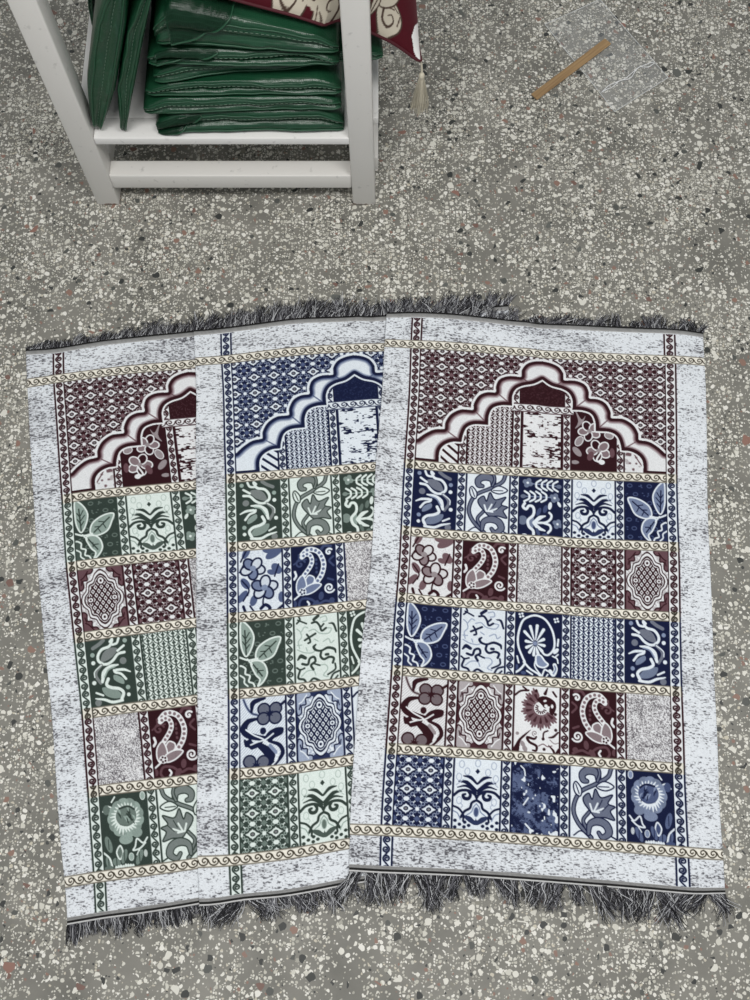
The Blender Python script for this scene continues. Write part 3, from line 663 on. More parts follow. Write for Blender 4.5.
    b = box(92, 24, P.W-92, 52.5); b.bg(D); n = np.random.RandomState(4).rand(b.h//4+1, b.w//4+1).repeat(4, 0).repeat(4, 1)[:b.h, :b.w]; b.put((n > .8)*.35, M)
    b = box(90, 38, 100, 52); guard(b, fam, False, True); b = box(P.W-100, 38, P.W-90, 52); guard(b, fam, True, False)
    b = box(90, 51.2, P.W-90, 60.2); b.bg(W)
    yy = np.clip((b.y/b.H*TC.shape[0]).astype(int), 0, TC.shape[0]-1); xx = (b.x*SS).astype(int) % TC.shape[1]; b.put(TC[yy][:, xx], D); e = (((b.y < .9) | (b.y > b.H-.9))[:, None])*np.ones((1, b.w)); b.put(e*.9, D)
    P.a[ii] = I[ii]
    P.put((ii & (di < 1.7))*1.0, W)

def paint(fams, mirror, seed):
    """fams: colour family of the arch and of the five rows; returns linear RGB, one value per stitch"""
    A = np.zeros((PH*SS, PW*SS, 3)); A[:] = MARGIN
    h, w = A.shape[:2]
    T = Pad(A)
    # heather grey streaks of the border cloth
    n = vnoise(w, h, 2.8*SS, .66*SS, seed)*.52+vnoise(w, h, 1.2*SS, .6*SS, seed+1)*.48
    den = vnoise(w, h, 40*SS, 9*SS, seed+2)*.6+vnoise(w, h, 90*SS, 34*SS, seed+3)*.4
    th = .745-.30*den
    T.put(np.clip(den-.45, 0, 1)*.55, C(150, 152, 158)); T.put((n > th)*.62, C(120, 120, 126)); T.put((n > th+.11)*.75, C(70, 70, 76))
    def sub(x0, y0, x1, y1, flip=False):
        v = A[int(round(y0*SS)):int(round(y1*SS)), int(round(x0*SS)):int(round(x1*SS))]
        return Pad(v[:, ::-1] if flip else v)
    hb = 4.8
    # outer guards, one colour per row
    rows = list(zip(fams, [GY[i]+hb for i in range(6)], [GY[i+1]-hb for i in range(6)]))
    for x0, x1 in ((L1, L2), (R1, R2)):
        guard(sub(x0-.7, 5.5, x1+.5, GY[0]), fams[0])
        guard(sub(x0-.7, GY[6], x1+.5, PH-4.5), fams[5])
        for f, y0, y1 in rows: guard(sub(x0-.7, y0-hb, x1+.5, y1+hb), f)
    gold(sub(0, GY[0]-hb, PW, GY[0]+hb)); gold(sub(0, GY[6]-hb, PW, GY[6]+hb), 3)
    for k in range(1, 6):
        gold(sub(L2, GY[k]-hb, R1, GY[k]+hb), k*2.0)
        guard_cream(sub(L1, GY[k]-hb, L2, GY[k]+hb)); guard_cream(sub(R1, GY[k]-hb, R2, GY[k]+hb))
    arch(sub(L2, GY[0]+hb, R1, GY[1]-hb, mirror), fams[0])
    cw, gw = 39.8, (R1-L2-5*39.8)/4
    for r in range(5):
        f = fams[r+1]; y0, y1 = GY[r+1]+hb, GY[r+2]-hb
        for c in range(5):
            x0 = L2+c*(cw+gw)
            fn, fl = ROWS[r][4-c if mirror else c]
            P = sub(x0, y0, x0+cw, y1, bool(fl) != mirror)
            fn(P, *FAM[f], 100+r*7+c)
            if c < 4: guard(sub(x0+cw, y0, x0+cw+gw, y1), f)
    # yarn: every stitch a little lighter or darker
    B = A.reshape(PH*2, 2, PW*2, 2, 3).mean((1, 3))
    B = B*(1+.09*(np.random.RandomState(seed+9).rand(PH*2, PW*2, 1)-.5))
    T2 = np.clip(B, 0, 1)
    return np.where(T2 <= .04045, T2/12.92, ((T2+.055)/1.055)**2.4)
# ---------------------------------------------------------------- prayer rugs
UN = .002118                       # metres per pattern unit
C0=[(27,34,-0.9,2.7),(37,34,-0.3,2.5),(27,160,0.6,3.0),(37,160,0.6,3.4),(27,228,0.7,2.4),(37,228,0.5,2.9),(27,295,0.2,0.8),(37,295,0.4,0.7),(27,364,0.6,-1.1),(37,364,0.3,-0.9),(27,432,-0.7,-0.4),(37,432,-0.1,-0.3),(27,501,-1.0,-1.9),(37,501,-0.1,-1.8),(279,34,1.8,0.8),(291,34,1.3,0.6),(279,160,-0.1,0.6),(291,160,-0.9,0.4),(279,228,0.0,0.7),(291,228,-0.5,0.4),(279,295,-0.6,1.1),(291,295,-1.3,1.1),(279,364,-1.0,0.3),(291,364,-1.7,0.4),(279,432,-0.8,-0.8),(291,432,-1.5,-0.9),(279,501,0.9,-1.2),(291,501,0.0,-1.1),(27,3,-1.3,0.0),(291,1,2.6,0.0),(27,532,0.8,0.0),(291,531,2.5,0.0),(0,75,1.0,0.0),(0,96,1.7,0.0),(0,160,-0.6,0.0),(0,214,1.7,0.0),(0,266,2.8,0.0),(0,317,0.2,0.0),(0,342,-1.8,0.0),(0,432,-1.2,0.0),(0,490,-0.4,0.0),(0,531,2.2,0.0),(321,9,-0.8,0.0),(321,50,0.6,0.0),(321,152,-1.3,0.0),(321,192,-2.4,0.0),(321,232,-2.0,0.0),(321,296,-1.8,0.0),(321,351,-2.0,0.0),(321,398,-1.1,0.0),(321,455,-1.8,0.0),(321,471,-1.3,0.0),(321,525,0.5,0.0),(0,0,0.0,4.4),(74,0,0.0,0.3),(129,0,0.0,4.3),(196,0,0.0,2.8),(258,0,0.0,3.2),(306,0,0.0,0.8),(318,0,0.0,5.1),(4,534,0.0,-1.3),(85,534,0.0,-2.5),(164,534,0.0,-2.7),(277,534,0.0,-1.7),(298,534,0.0,-0.5),(320,534,0.0,-5.6),(0,0,0.8,4.4),(321,0,-0.2,6.1),(0,534,3.2,-0.4),(321,534,0.2,-4.6)]
C1=[(27,34,-0.7,0.6),(37,34,0.1,-0.2),(27,160,2.0,-0.8),(37,160,2.2,-0.7),(27,228,1.9,-0.6),(37,228,2.3,-0.7),(27,295,1.2,0.3),(37,295,1.2,0.5),(27,364,0.4,0.8),(37,364,0.5,0.8),(27,432,-0.8,2.1),(37,432,-0.6,2.2),(27,501,-2.0,4.2),(37,501,-1.7,3.2),(189,34,0.0,-5.1),(171,160,0.0,-3.9),(166,228,0.0,-3.3),(154,295,0.0,-4.6),(144,364,0.0,-3.7),(134,432,0.0,-3.3),(126,501,0.0,-3.5),(27,0,0.3,0.0),(37,537,-1.6,0.0),(0,4,-0.5,0.0),(0,48,2.4,0.0),(0,83,2.0,0.0),(0,116,0.5,0.0),(0,215,-0.5,0.0),(0,294,-0.6,0.0),(0,367,-0.1,0.0),(0,436,-0.8,0.0),(0,470,-2.0,0.0),(0,533,-0.9,0.0),(0,0,0.0,0.4),(103,0,0.0,-6.5),(157,0,0.0,-4.5),(191,0,0.0,-5.4),(11,534,0.0,7.1),(70,534,0.0,2.6),(125,534,0.0,-4.5),(0,0,0.0,1.1),(0,534,0.7,6.4)]
C2=[(27,34,-2.8,-3.1),(37,34,-1.1,-3.4),(27,160,-2.1,-3.2),(37,160,-2.3,-2.7),(27,228,-2.6,-3.0),(37,228,-2.8,-2.3),(27,295,-0.5,-1.3),(37,295,-0.7,-0.9),(27,364,1.6,-0.2),(37,364,1.4,0.1),(27,432,1.9,-1.0),(37,432,1.6,-0.5),(27,501,0.9,0.8),(37,501,1.5,0.5),(165,34,0.0,3.9),(150,160,0.0,3.9),(144,228,0.0,3.4),(136,295,0.0,2.4),(129,364,0.0,4.0),(121,432,0.0,3.3),(115,501,0.0,3.8),(27,-4,1.0,0.0),(37,534,-1.0,0.0),(0,-6,0.5,0.0),(0,52,-0.3,0.0),(0,123,-1.8,0.0),(0,204,-1.6,0.0),(0,268,-0.6,0.0),(0,293,-0.9,0.0),(0,366,2.7,0.0),(0,424,2.4,0.0),(0,418,1.7,0.0),(0,464,2.1,0.0),(0,518,5.2,0.0),(0,0,0.0,-7.9),(73,0,0.0,-3.3),(165,0,0.0,1.3),(6,534,0.0,0.5),(58,534,0.0,1.9),(113,534,0.0,2.4),(0,0,-0.6,-7.8),(0,534,5.8,0.4),(321,534,0,-9),(250,534,0,-4),(321,440,0,-5)]
POSE = [(.0246, 1.0527, -.0669), (-.387, 1.0035, .0651), (-.7411, .9495, .165)]
class Lay:
    """how one rug lies: pattern coordinates -> floor, with the skew and pull of the cloth as laid"""
    def __init__(s, pose, pts):
        s.p = pose
        a = np.array(pts, float)
        anc = np.array([(x, y, 0, 0) for x in (321,) for y in (0, 130, 270, 400, 534)], float)
        s.c = a[:, :2]
        s.fit(a)
    def basis(s, q):
        d = np.sqrt(((q[:, None, :]-s.c[None])**2).sum(2))+1e-9
        return np.hstack([(d/100)**2*np.log(d/100), np.ones((len(q), 1)), q/100])
    def fit(s, a):
        n = len(a); B = s.basis(s.c); K = B[:, :n]+np.eye(n)*s.reg; P = B[:, n:]
        A = np.block([[K, P], [P.T, np.zeros((3, 3))]])
        s.w = np.linalg.solve(A, np.vstack([a[:, 2:], np.zeros((3, 2))]))
    reg = .12
    def disp(s, q): return s.basis(q) @ s.w
    def at(s, q):
        """q (n,2) pattern -> world xy"""
        q = np.asarray(q, float)
        gx = np.linspace(-30, 351, 40); gy = np.linspace(-40, 574, 62)
        if not hasattr(s, 'G'):
            X, Y = np.meshgrid(gx, gy); s.G = s.disp(np.stack([X.ravel(), Y.ravel()], 1)).reshape(len(gy), len(gx), 2)
        fx = np.clip((q[:, 0]-gx[0])/(gx[1]-gx[0]), 0, len(gx)-1.001); fy = np.clip((q[:, 1]-gy[0])/(gy[1]-gy[0]), 0, len(gy)-1.001)
        i = fx.astype(int); j = fy.astype(int); u = (fx-i)[:, None]; v = (fy-j)[:, None]
        d = (s.G[j, i]*(1-u)+s.G[j, i+1]*u)*(1-v)+(s.G[j+1, i]*(1-u)+s.G[j+1, i+1]*u)*v
        p = (q+d)*UN; a = s.p[2]; c, n = math.cos(a), math.sin(a)
        return np.stack([s.p[0]+c*p[:, 0]+n*p[:, 1], s.p[1]+n*p[:, 0]-c*p[:, 1]], 1)
    def inside(s, xy):
        """signed metres inside the rug's outline"""
        a = s.p[2]; c, n = math.cos(a), math.sin(a); dx = xy[:, 0]-s.p[0]; dy = xy[:, 1]-s.p[1]
        x = c*dx+n*dy; y = n*dx-c*dy
        return np.minimum(np.minimum(x, 321*UN-x), np.minimum(y+.004, 534*UN-y+.004))
def _near(s, xy):
    a = s.p[2]; c, n = math.cos(a), math.sin(a); dx = xy[:, 0]-s.p[0]; dy = xy[:, 1]-s.p[1]
    x = c*dx+n*dy; y = n*dx-c*dy
    return (x > -.035) & (x < 321*UN+.035) & (y > -.06) & (y < 534*UN+.075)
Lay.near = _near
LAYS = [Lay(POSE[i], (C0, C1, C2)[i]) for i in range(3)]
def wave(xy, seed):
    x, y = xy[:, 0], xy[:, 1]
    return .0008*(np.sin(x*17+seed)*np.sin(y*13+seed*2.1)+.7*np.sin(x*9-y*21+seed*3)+.5*np.sin(x*43+y*7+seed)*np.sin(y*31+seed))
def height(k, xy):
    """top of rug k (0 front, 1 middle, 2 left) over the floor and the rugs beneath it"""
    z = np.full(len(xy), .0048)
    for j in range(k+1, 3):
        t = np.clip((LAYS[j].inside(xy)+.062)/.038, 0, 1); z += .0062*t*t*(3-2*t)
    return z+np.maximum(wave(xy, 1.7), -.0008)

def weave_material():
    m, nt, b = mat('woven_cloth'); L = nt.links
    at = nd(nt, 'ShaderNodeAttribute', attribute_name='yarn'); L.new(at.outputs['Color'], b.inputs['Base Color'])
    b.inputs['Roughness'].default_value = .85; b.inputs['Specular IOR Level'].default_value = .12
    b.inputs['Sheen Weight'].default_value = .08
    tc = nd(nt, 'ShaderNodeTexCoord')
    w = nd(nt, 'ShaderNodeTexNoise'); w.inputs['Scale'].default_value = 620; w.inputs['Detail'].default_value = 1; L.new(tc.outputs['Object'], w.inputs['Vector'])
    bp = nd(nt, 'ShaderNodeBump'); bp.inputs['Strength'].default_value = .35; bp.inputs['Distance'].default_value = .001
    L.new(w.outputs[0], bp.inputs['Height']); L.new(bp.outputs[0], b.inputs['Normal'])
    return m
def yarn_material(name, rough=.8):
    m, nt, b = mat(name)
    at = nd(nt, 'ShaderNodeAttribute', attribute_name='yarn'); nt.links.new(at.outputs['Color'], b.inputs['Base Color'])
    b.inputs['Roughness'].default_value = rough; b.inputs['Specular IOR Level'].default_value = .15
    return m
M_WEAVE = weave_material(); M_YARN = yarn_material('fringe_yarn'); M_HEM = yarn_material('hem_yarn')
def colour(me, rgb):
    a = me.color_attributes.new('yarn', 'FLOAT_COLOR', 'POINT')
    c = np.ones((len(me.vertices), 4), np.float32); c[:, :3] = rgb
    a.data.foreach_set('color', c.ravel())

def make_rug(k, label, fams, mirror, seed, tops, bots):
    lay = LAYS[k]
    rgb = paint(fams, mirror, seed)
    h, w = rgb.shape[:2]
    u = (np.arange(w)+.5)/2; v = (np.arange(h)+.5)/2
    U, V = np.meshgrid(u, v); q = np.stack([U.ravel(), V.ravel()], 1)
    base = lay.at(np.array([[160., 267.]]))[0]
    xy = lay.at(q)
    rs = np.random.RandomState(seed)
    # the selvedges are not quite straight
    z = height(k, xy)
    ed = np.minimum(q[:, 0], PW-q[:, 0]); z -= .0012*np.clip(1-ed/3, 0, 1)**2
    co = np.column_stack([xy-base, z])
    idx = np.arange(h*w).reshape(h, w)
    quads = np.stack([idx[:-1, :-1], idx[1:, :-1], idx[1:, 1:], idx[:-1, 1:]], -1).reshape(-1, 4)
    rim = np.concatenate([idx[0, :-1], idx[:-1, -1], idx[-1, :0:-1], idx[:0:-1, 0]])
    low = co[rim].copy(); low[:, 2] -= .0026
    n0 = len(co); nr = len(rim); j = np.arange(nr)
    sk = np.stack([rim, np.roll(rim, -1), n0+np.roll(j, -1), n0+j], 1)
    me = np_mesh('woven_cloth', np.vstack([co, low]), np.vstack([quads, sk]))
    colour(me, np.vstack([rgb.reshape(-1, 3), rgb.reshape(-1, 3)[rim]*.9]))
    root = thing('prayer_rug', label, 'rug', (base[0], base[1], 0), 'prayer rugs fanned out on the floor')
    link('woven_cloth', me, M_WEAVE, root, True)
    # hems: a rolled strip at each end, grey with a black and a white cord
    for end in (0, 1):
        prof = ([(-1.2, .5, 24), (-.5, 1.3, 30), (.1, 1.5, 34), (.7, 1.5, 60), (1.2, 1.6, 128), (3.6, 1.7, 140), (4.4, .9, 150), (5.0, .2, 190)] if end == 0 else
                [(PH-4.4, .2, 170), (PH-3.7, 1.3, 128), (PH-2.2, 1.7, 140), (PH-1.6, 1.5, 40), (PH-.2, 1.6, 26), (PH+.2, 2.0, 190), (PH+.9, 1.6, 205), (PH+1.4, .2, 120)])
        n = 161; x = np.linspace(.3, PW-.3, n); rows = []; cols = []
        for (y, dz, g) in prof:
            p = lay.at(np.stack([x, np.full(n, y)], 1)); zz = height(k, p)+dz*.0009
            rows.append(np.column_stack([p-base, zz])); g2 = (g/255)**2.2; cols.append(np.full((n, 3), g2)*(1+.25*(rs.rand(n, 1)-.5)))
        i = np.arange(n-1); qd = np.vstack([np.stack([r*n+i, (r+1)*n+i, (r+1)*n+i+1, r*n+i+1], 1) for r in range(len(prof)-1)])
        me = np_mesh('hem', np.vstack(rows), qd); colour(me, np.vstack(cols))
        link('hem', me, M_HEM, root, True)
        # fringe
        cfg = (tops, bots)[end]; sg = -1 if end == 0 else 1
        paths = []; rads = []; tone = []
        cl = []; xx = rs.uniform(0, 5)
        while xx < PW: cl.append(xx); xx += cfg['pitch']*rs.uniform(.6, 1.5)
        cl = np.array(cl); ln = np.array([cfg['len']*rs.uniform(.6, 1.25) for _ in cl]); tl = np.array([rs.normal(cfg['lean'], cfg['leanv']) for _ in cl])
        for s in range(cfg['n']):
            x0 = rs.uniform(.5, PW-.5); c = np.argmin(abs(cl-x0)); pull = cfg['pull']*rs.uniform(.6, 1.05)
            Lr = ln[c]*rs.uniform(.55, 1.15); Lr *= cfg.get('env', lambda q: 1.)(x0/PW)
            if Lr < 1.5: continue
            m = 7; t = np.linspace(0, 1, m)
            root_xy = lay.at(np.array([[x0, 0. if end == 0 else PH]]))
            if any(LAYS[jx].inside(root_xy)[0] > .02 or (end == 1 and LAYS[jx].near(root_xy - np.array([[.055, 0.]]))[0] and LAYS[jx].near(root_xy)[0]) for jx in range(k)): continue   # buried under the rug above
            le = tl[c]+rs.normal(0, cfg['jit'])
            xs = x0+(cl[c]-x0)*pull*np.sin(t*1.57)+le*Lr*t**1.2+rs.normal(0, 1.1)*np.sin(t*math.pi*rs.uniform(1, 2.6))*min(Lr, 22)/14
            ys = (0 if end == 0 else PH)+sg*(.3+Lr*t*np.cos(min(1.2, abs(le)))*(1-.12*rs.rand()*t))
            p = lay.at(np.stack([xs, ys], 1)); zf = height(k, p[:1])[0]
            lift = rs.uniform(.0008, .0065)*rs.rand()
            zz = np.maximum((zf-.0028)*(1-t)**2, 0)*(.5 if k < 2 else 1)+lift*np.sin(t*2.4)+.0011+rs.uniform(0, .0016)+.0015*t*rs.rand()
            lowz = np.zeros(m); cap = np.zeros(m)
            for jx in range(k+1, 3):
                cap += np.where(LAYS[jx].inside(p) > -.024, .0062, 0)
                lowz += np.where(LAYS[jx].inside(p) > -.048, .0074, np.where(LAYS[jx].near(p), .0050, 0))
            zz = np.maximum(zz, lowz+.0012+lift*.3)
            for jx in range(k):
                ins = LAYS[jx].inside(p)
                zz = np.where(ins > -.026, np.minimum(zz, .0008+cap), np.where(LAYS[jx].near(p), np.minimum(zz, .0036+cap), zz))
            paths.append(np.column_stack([p-base, zz])); rads.append(np.linspace(.00078, .00042, m)*rs.uniform(.8, 1.2)); 
            a = rs.rand(); tone.append(np.array([.020, .020, .023])*rs.uniform(.6, 1.9) if a < .50 else np.array([.12, .12, .135])*rs.uniform(.6, 1.6) if a < .80 else np.array([.50, .51, .53])*rs.uniform(.7, 1.3))
        co, qd, ii = tube_np(paths, rads, 3)
        me = np_mesh('fringe', co, qd); colour(me, np.array(tone)[ii])
        o = link('fringe', me, M_YARN, root, True); o['kind'] = 'stuff'
    return root

make_rug(0, 'rug on top of the fan, rightmost, with maroon arch above navy and maroon pattern squares', ['mar', 'nav', 'mar', 'nav', 'mar', 'nav'], False, 11,
         dict(pitch=7, len=15, lean=.15, leanv=.35, jit=.28, pull=.45, n=1500, env=lambda x: 1.0 if math.sin(x*40)+.6*math.sin(x*97) > -.75 else .25),
         dict(pitch=12, len=28, lean=.05, leanv=.38, jit=.20, pull=.84, n=1900))
make_rug(1, 'rug in the middle of the fan with navy arch above green and navy pattern squares', ['nav', 'grn', 'nav', 'grn', 'nav', 'grn'], False, 23,
         dict(pitch=5, len=17, lean=.35, leanv=.16, jit=.2, pull=.3, n=2100, env=lambda x: 1.15-.3*abs(x-.45)),
         dict(pitch=9, len=18, lean=.22, leanv=.32, jit=.26, pull=.7, n=1700))
make_rug(2, 'leftmost rug, under the others, with maroon arch above green and maroon pattern squares', ['mar', 'grn', 'mar', 'grn', 'mar', 'grn'], True, 37,
         dict(pitch=5, len=13, lean=.4, leanv=.2, jit=.3, pull=.3, n=1900, env=lambda x: .7+1.0*x),
         dict(pitch=4, len=15.5, lean=.0, leanv=.07, jit=.1, pull=.2, n=2100))
# ---------------------------------------------------------------- display table with a lower shelf
def paint_metal(name, rgb):
    m, nt, b = mat(name); L = nt.links
    tc = nd(nt, 'ShaderNodeTexCoord')
    n = nd(nt, 'ShaderNodeTexNoise'); n.inputs['Scale'].default_value = 55; n.inputs['Detail'].default_value = 6; L.new(tc.outputs['Object'], n.inputs['Vector'])
    r = nd(nt, 'ShaderNodeValToRGB'); L.new(n.outputs[0], r.inputs[0])
    r.color_ramp.elements[0].position = .20; r.color_ramp.elements[0].color = srgb(*[c*.80 for c in rgb]); r.color_ramp.elements[1].position = .36; r.color_ramp.elements[1].color = srgb(*rgb)
    # rust and chipped paint at the very foot
    sx = nd(nt, 'ShaderNodeSeparateXYZ'); L.new(tc.outputs['Object'], sx.inputs[0])
    n2 = nd(nt, 'ShaderNodeTexNoise'); n2.inputs['Scale'].default_value = 90; L.new(tc.outputs['Object'], n2.inputs['Vector'])
    md = nd(nt, 'ShaderNodeMath', operation='MULTIPLY_ADD'); L.new(n2.outputs[0], md.inputs[0]); md.inputs[1].default_value = .022; md.inputs[2].default_value = -.0065
    lt = nd(nt, 'ShaderNodeMath', operation='LESS_THAN'); L.new(sx.outputs[2], lt.inputs[0]); L.new(md.outputs[0], lt.inputs[1])
    mx = nd(nt, 'ShaderNodeMix', data_type='RGBA'); L.new(lt.outputs[0], mx.inputs[0]); L.new(r.outputs[0], mx.inputs[6]); mx.inputs[7].default_value = srgb(104, 72, 52)
    L.new(mx.outputs[2], b.inputs['Base Color']); b.inputs['Roughness'].default_value = .42; b.inputs['Specular IOR Level'].default_value = .4
    return m
M_TAB = paint_metal('grey_white_paint', (216, 214, 210)); M_SHELF = paint_metal('white_shelf_paint', (232, 231, 229))
T = thing('display_table', 'white metal table with a lower shelf holding green bags, cut by the photo edge', 'table', (-.305, 1.60, 0))
TX, TY = -.305, 1.60
def tb(name, x0, x1, y0, y1, z0, z1, m=M_TAB, bev=.003):
    return bm_obj(name, bm_box(x0-TX, x1-TX, y0-TY, y1-TY, z0, z1, bev), m, T, True)
YF, YB = 1.323, 1.876
for x0 in (-.622, -.0495):
    for y0 in (YF, YB-.05):
        lg = tb('leg', x0, x0+.0505, y0, y0+.05, 0, .742)
        if x0 > -.3:                                                  # the right-hand legs lean in a little
            for v in lg.data.vertices: v.co.x -= .0185*v.co.z
tb('stretcher', -.572, -.051, YF+.003, YF+.043, .057, .101)
tb('stretcher', -.572, -.051, YB-.043, YB-.003, .057, .101)
tb('stretcher', -.617, -.577, YF+.05, YB-.05, .057, .101)
tb('stretcher', -.037, .007, YF+.05, YB-.05, .057, .101)
def shelf():
    bm = bm_box(-.607-TX, .007-TX, YF+.052-TY, YB-.052-TY, .219, .227, .001)
    for a in ((-.571, -.052, YF+.001, YF+.052, .207, .227), (-.571, -.052, YB-.052, YB-.001, .207, .227), (-.607, -.585, YF+.051, YB-.051, .207, .2275), (-.016, .007, YF+.051, YB-.051, .207, .2275)):
        b2 = bm_box(a[0]-TX, a[1]-TX, a[2]-TY, a[3]-TY, a[4], a[5], .002)
        me = bpy.data.meshes.new('tmp'); b2.to_mesh(me); b2.free(); bm.from_mesh(me); bpy.data.meshes.remove(me)
    o = bm_obj('shelf', bm, M_SHELF, T, True); return o
shelf()
tb('apron', -.572, -.051, YF+.003, YF+.028, .682, .742); tb('apron', -.572, -.051, YB-.028, YB-.003, .682, .742)
tb('apron', -.617, -.592, YF+.05, YB-.05, .682, .742); tb('apron', -.030, -.006, YF+.05, YB-.05, .682, .742)
tb('table_top', -.632, .006, YF-.01, YB+.01, .742, .762, M_SHELF, .004)

# ---------------------------------------------------------------- green tarpaulin bags
def tarp():
    m, nt, b = mat('green_tarpaulin'); L = nt.links
    tc = nd(nt, 'ShaderNodeTexCoord')
    n = nd(nt, 'ShaderNodeTexNoise'); n.inputs['Scale'].default_value = 9; n.inputs['Detail'].default_value = 3; L.new(tc.outputs['Object'], n.inputs['Vector'])
    mx = nd(nt, 'ShaderNodeMix', data_type='RGBA'); L.new(n.outputs[0], mx.inputs[0]); mx.inputs[6].default_value = srgb(11, 47, 29); mx.inputs[7].default_value = srgb(20, 70, 45)
    # woven tape threads, two directions
    w = []
    for d in ('X', 'Y'):
        q = nd(nt, 'ShaderNodeTexWave', wave_type='BANDS', bands_direction=d); q.inputs['Scale'].default_value = 95; q.inputs['Distortion'].default_value = .6; L.new(tc.outputs['Object'], q.inputs['Vector']); w.append(q)
    s = nd(nt, 'ShaderNodeMath', operation='MAXIMUM'); L.new(w[0].outputs['Fac'], s.inputs[0]); L.new(w[1].outputs['Fac'], s.inputs[1])
    m2 = nd(nt, 'ShaderNodeMix', data_type='RGBA'); mr = nd(nt, 'ShaderNodeMapRange'); L.new(s.outputs[0], mr.inputs[0]); mr.inputs[1].default_value = .88; mr.inputs[2].default_value = 1.0; mr.inputs[4].default_value = .30
    L.new(mr.outputs[0], m2.inputs[0]); L.new(mx.outputs[2], m2.inputs[6]); m2.inputs[7].default_value = srgb(58, 104, 78)
    L.new(m2.outputs[2], b.inputs['Base Color'])
    b.inputs['Roughness'].default_value = .30; b.inputs['Specular IOR Level'].default_value = .55
    n2 = nd(nt, 'ShaderNodeTexNoise'); n2.inputs['Scale'].default_value = 34; n2.inputs['Detail'].default_value = 4; L.new(tc.outputs['Object'], n2.inputs['Vector'])
    ad = nd(nt, 'ShaderNodeMath', operation='MULTIPLY_ADD'); L.new(s.outputs[0], ad.inputs[0]); ad.inputs[1].default_value = .06; L.new(n2.outputs[0], ad.inputs[2])
    bp = nd(nt, 'ShaderNodeBump'); bp.inputs['Strength'].default_value = .5; bp.inputs['Distance'].default_value = .006; L.new(ad.outputs[0], bp.inputs['Height']); L.new(bp.outputs[0], b.inputs['Normal'])
    return m
M_TARP = tarp(); M_PIPE = flat('green_piping', (28, 74, 50), .4, bump=.2, bscale=300, var=.2); M_THREAD = flat('pale_green_thread', (108, 134, 116), .6)

class BagShape:
    """folded bag lying flat: x across, y back from the front fold, z up"""
    def __init__(s, w, d, t, seed, groove=.25, t2=None, rise=0., pinch=(.34, .13), mid=0.):
        s.w, s.d, s.t, s.seed, s.groove, s.t2, s.rise, s.pinch, s.mid = w, d, t, seed, groove, (t if t2 is None else t2), rise, pinch, mid
    def cross(s, n=34):
        """profile loop in (y, z) as fractions, starting bottom back, round the front, to the top back"""
        P = []
        for i in range(n):
            a = i/(n-1)
            if a < .25: P.append((1-a/.25*.97, 0.0))
            elif a < .75:
                q = (a-.25)/.5; z = q; r = math.sqrt(max(0, 1-(2*q-1)**2))
                y = .03*(1-r)+s.groove*.05*math.exp(-((q-.5)/.10)**2)
                P.append((y, z))
            else: P.append(((a-.75)/.25*.97+.03, 1.0))
        return P
    def pt(s, u, a, off=0.0):
        """u 0..1 across, a 0..1 round the profile"""
        n = 34; C = s._c if hasattr(s, '_c') else None
        if C is None: C = s._c = s.cross(n)
        f = max(0, min(a, 1))*(n-1); i = min(int(f), n-2); g = f-i
        y = C[i][0]*(1-g)+C[i+1][0]*g; z = C[i][1]*(1-g)+C[i+1][1]*g
        e = min(u, 1-u)
        th = s.pinch[0]+(1-s.pinch[0])*min(1, (e/s.pinch[1]))**.6                              # thinner towards both ends
        wv = noise.noise(Vector((u*4+s.seed, a*3, s.seed*1.7)))*.0045+noise.noise(Vector((u*11+s.seed, a*6, 3)))*.0018
        x = u*s.w; yy = y*s.d+wv*1.2*(1-y)
        if e < .05: yy += (1-e/.05)**2*.008*(1 if y < .5 else 0)
        t = s.t+(s.t2-s.t)*u
        zz = min(max(z*t*th+(wv if .2 < z < .95 else 0), 0), t)+s.mid*t*(1-th)
        if off:
            if a < .75: yy -= off*max(0, 1-y*8); zz += off*max(0, (z-.5))*1.2
            else: zz += off
        zz += s.rise*u
        return Vector((x, yy, zz))

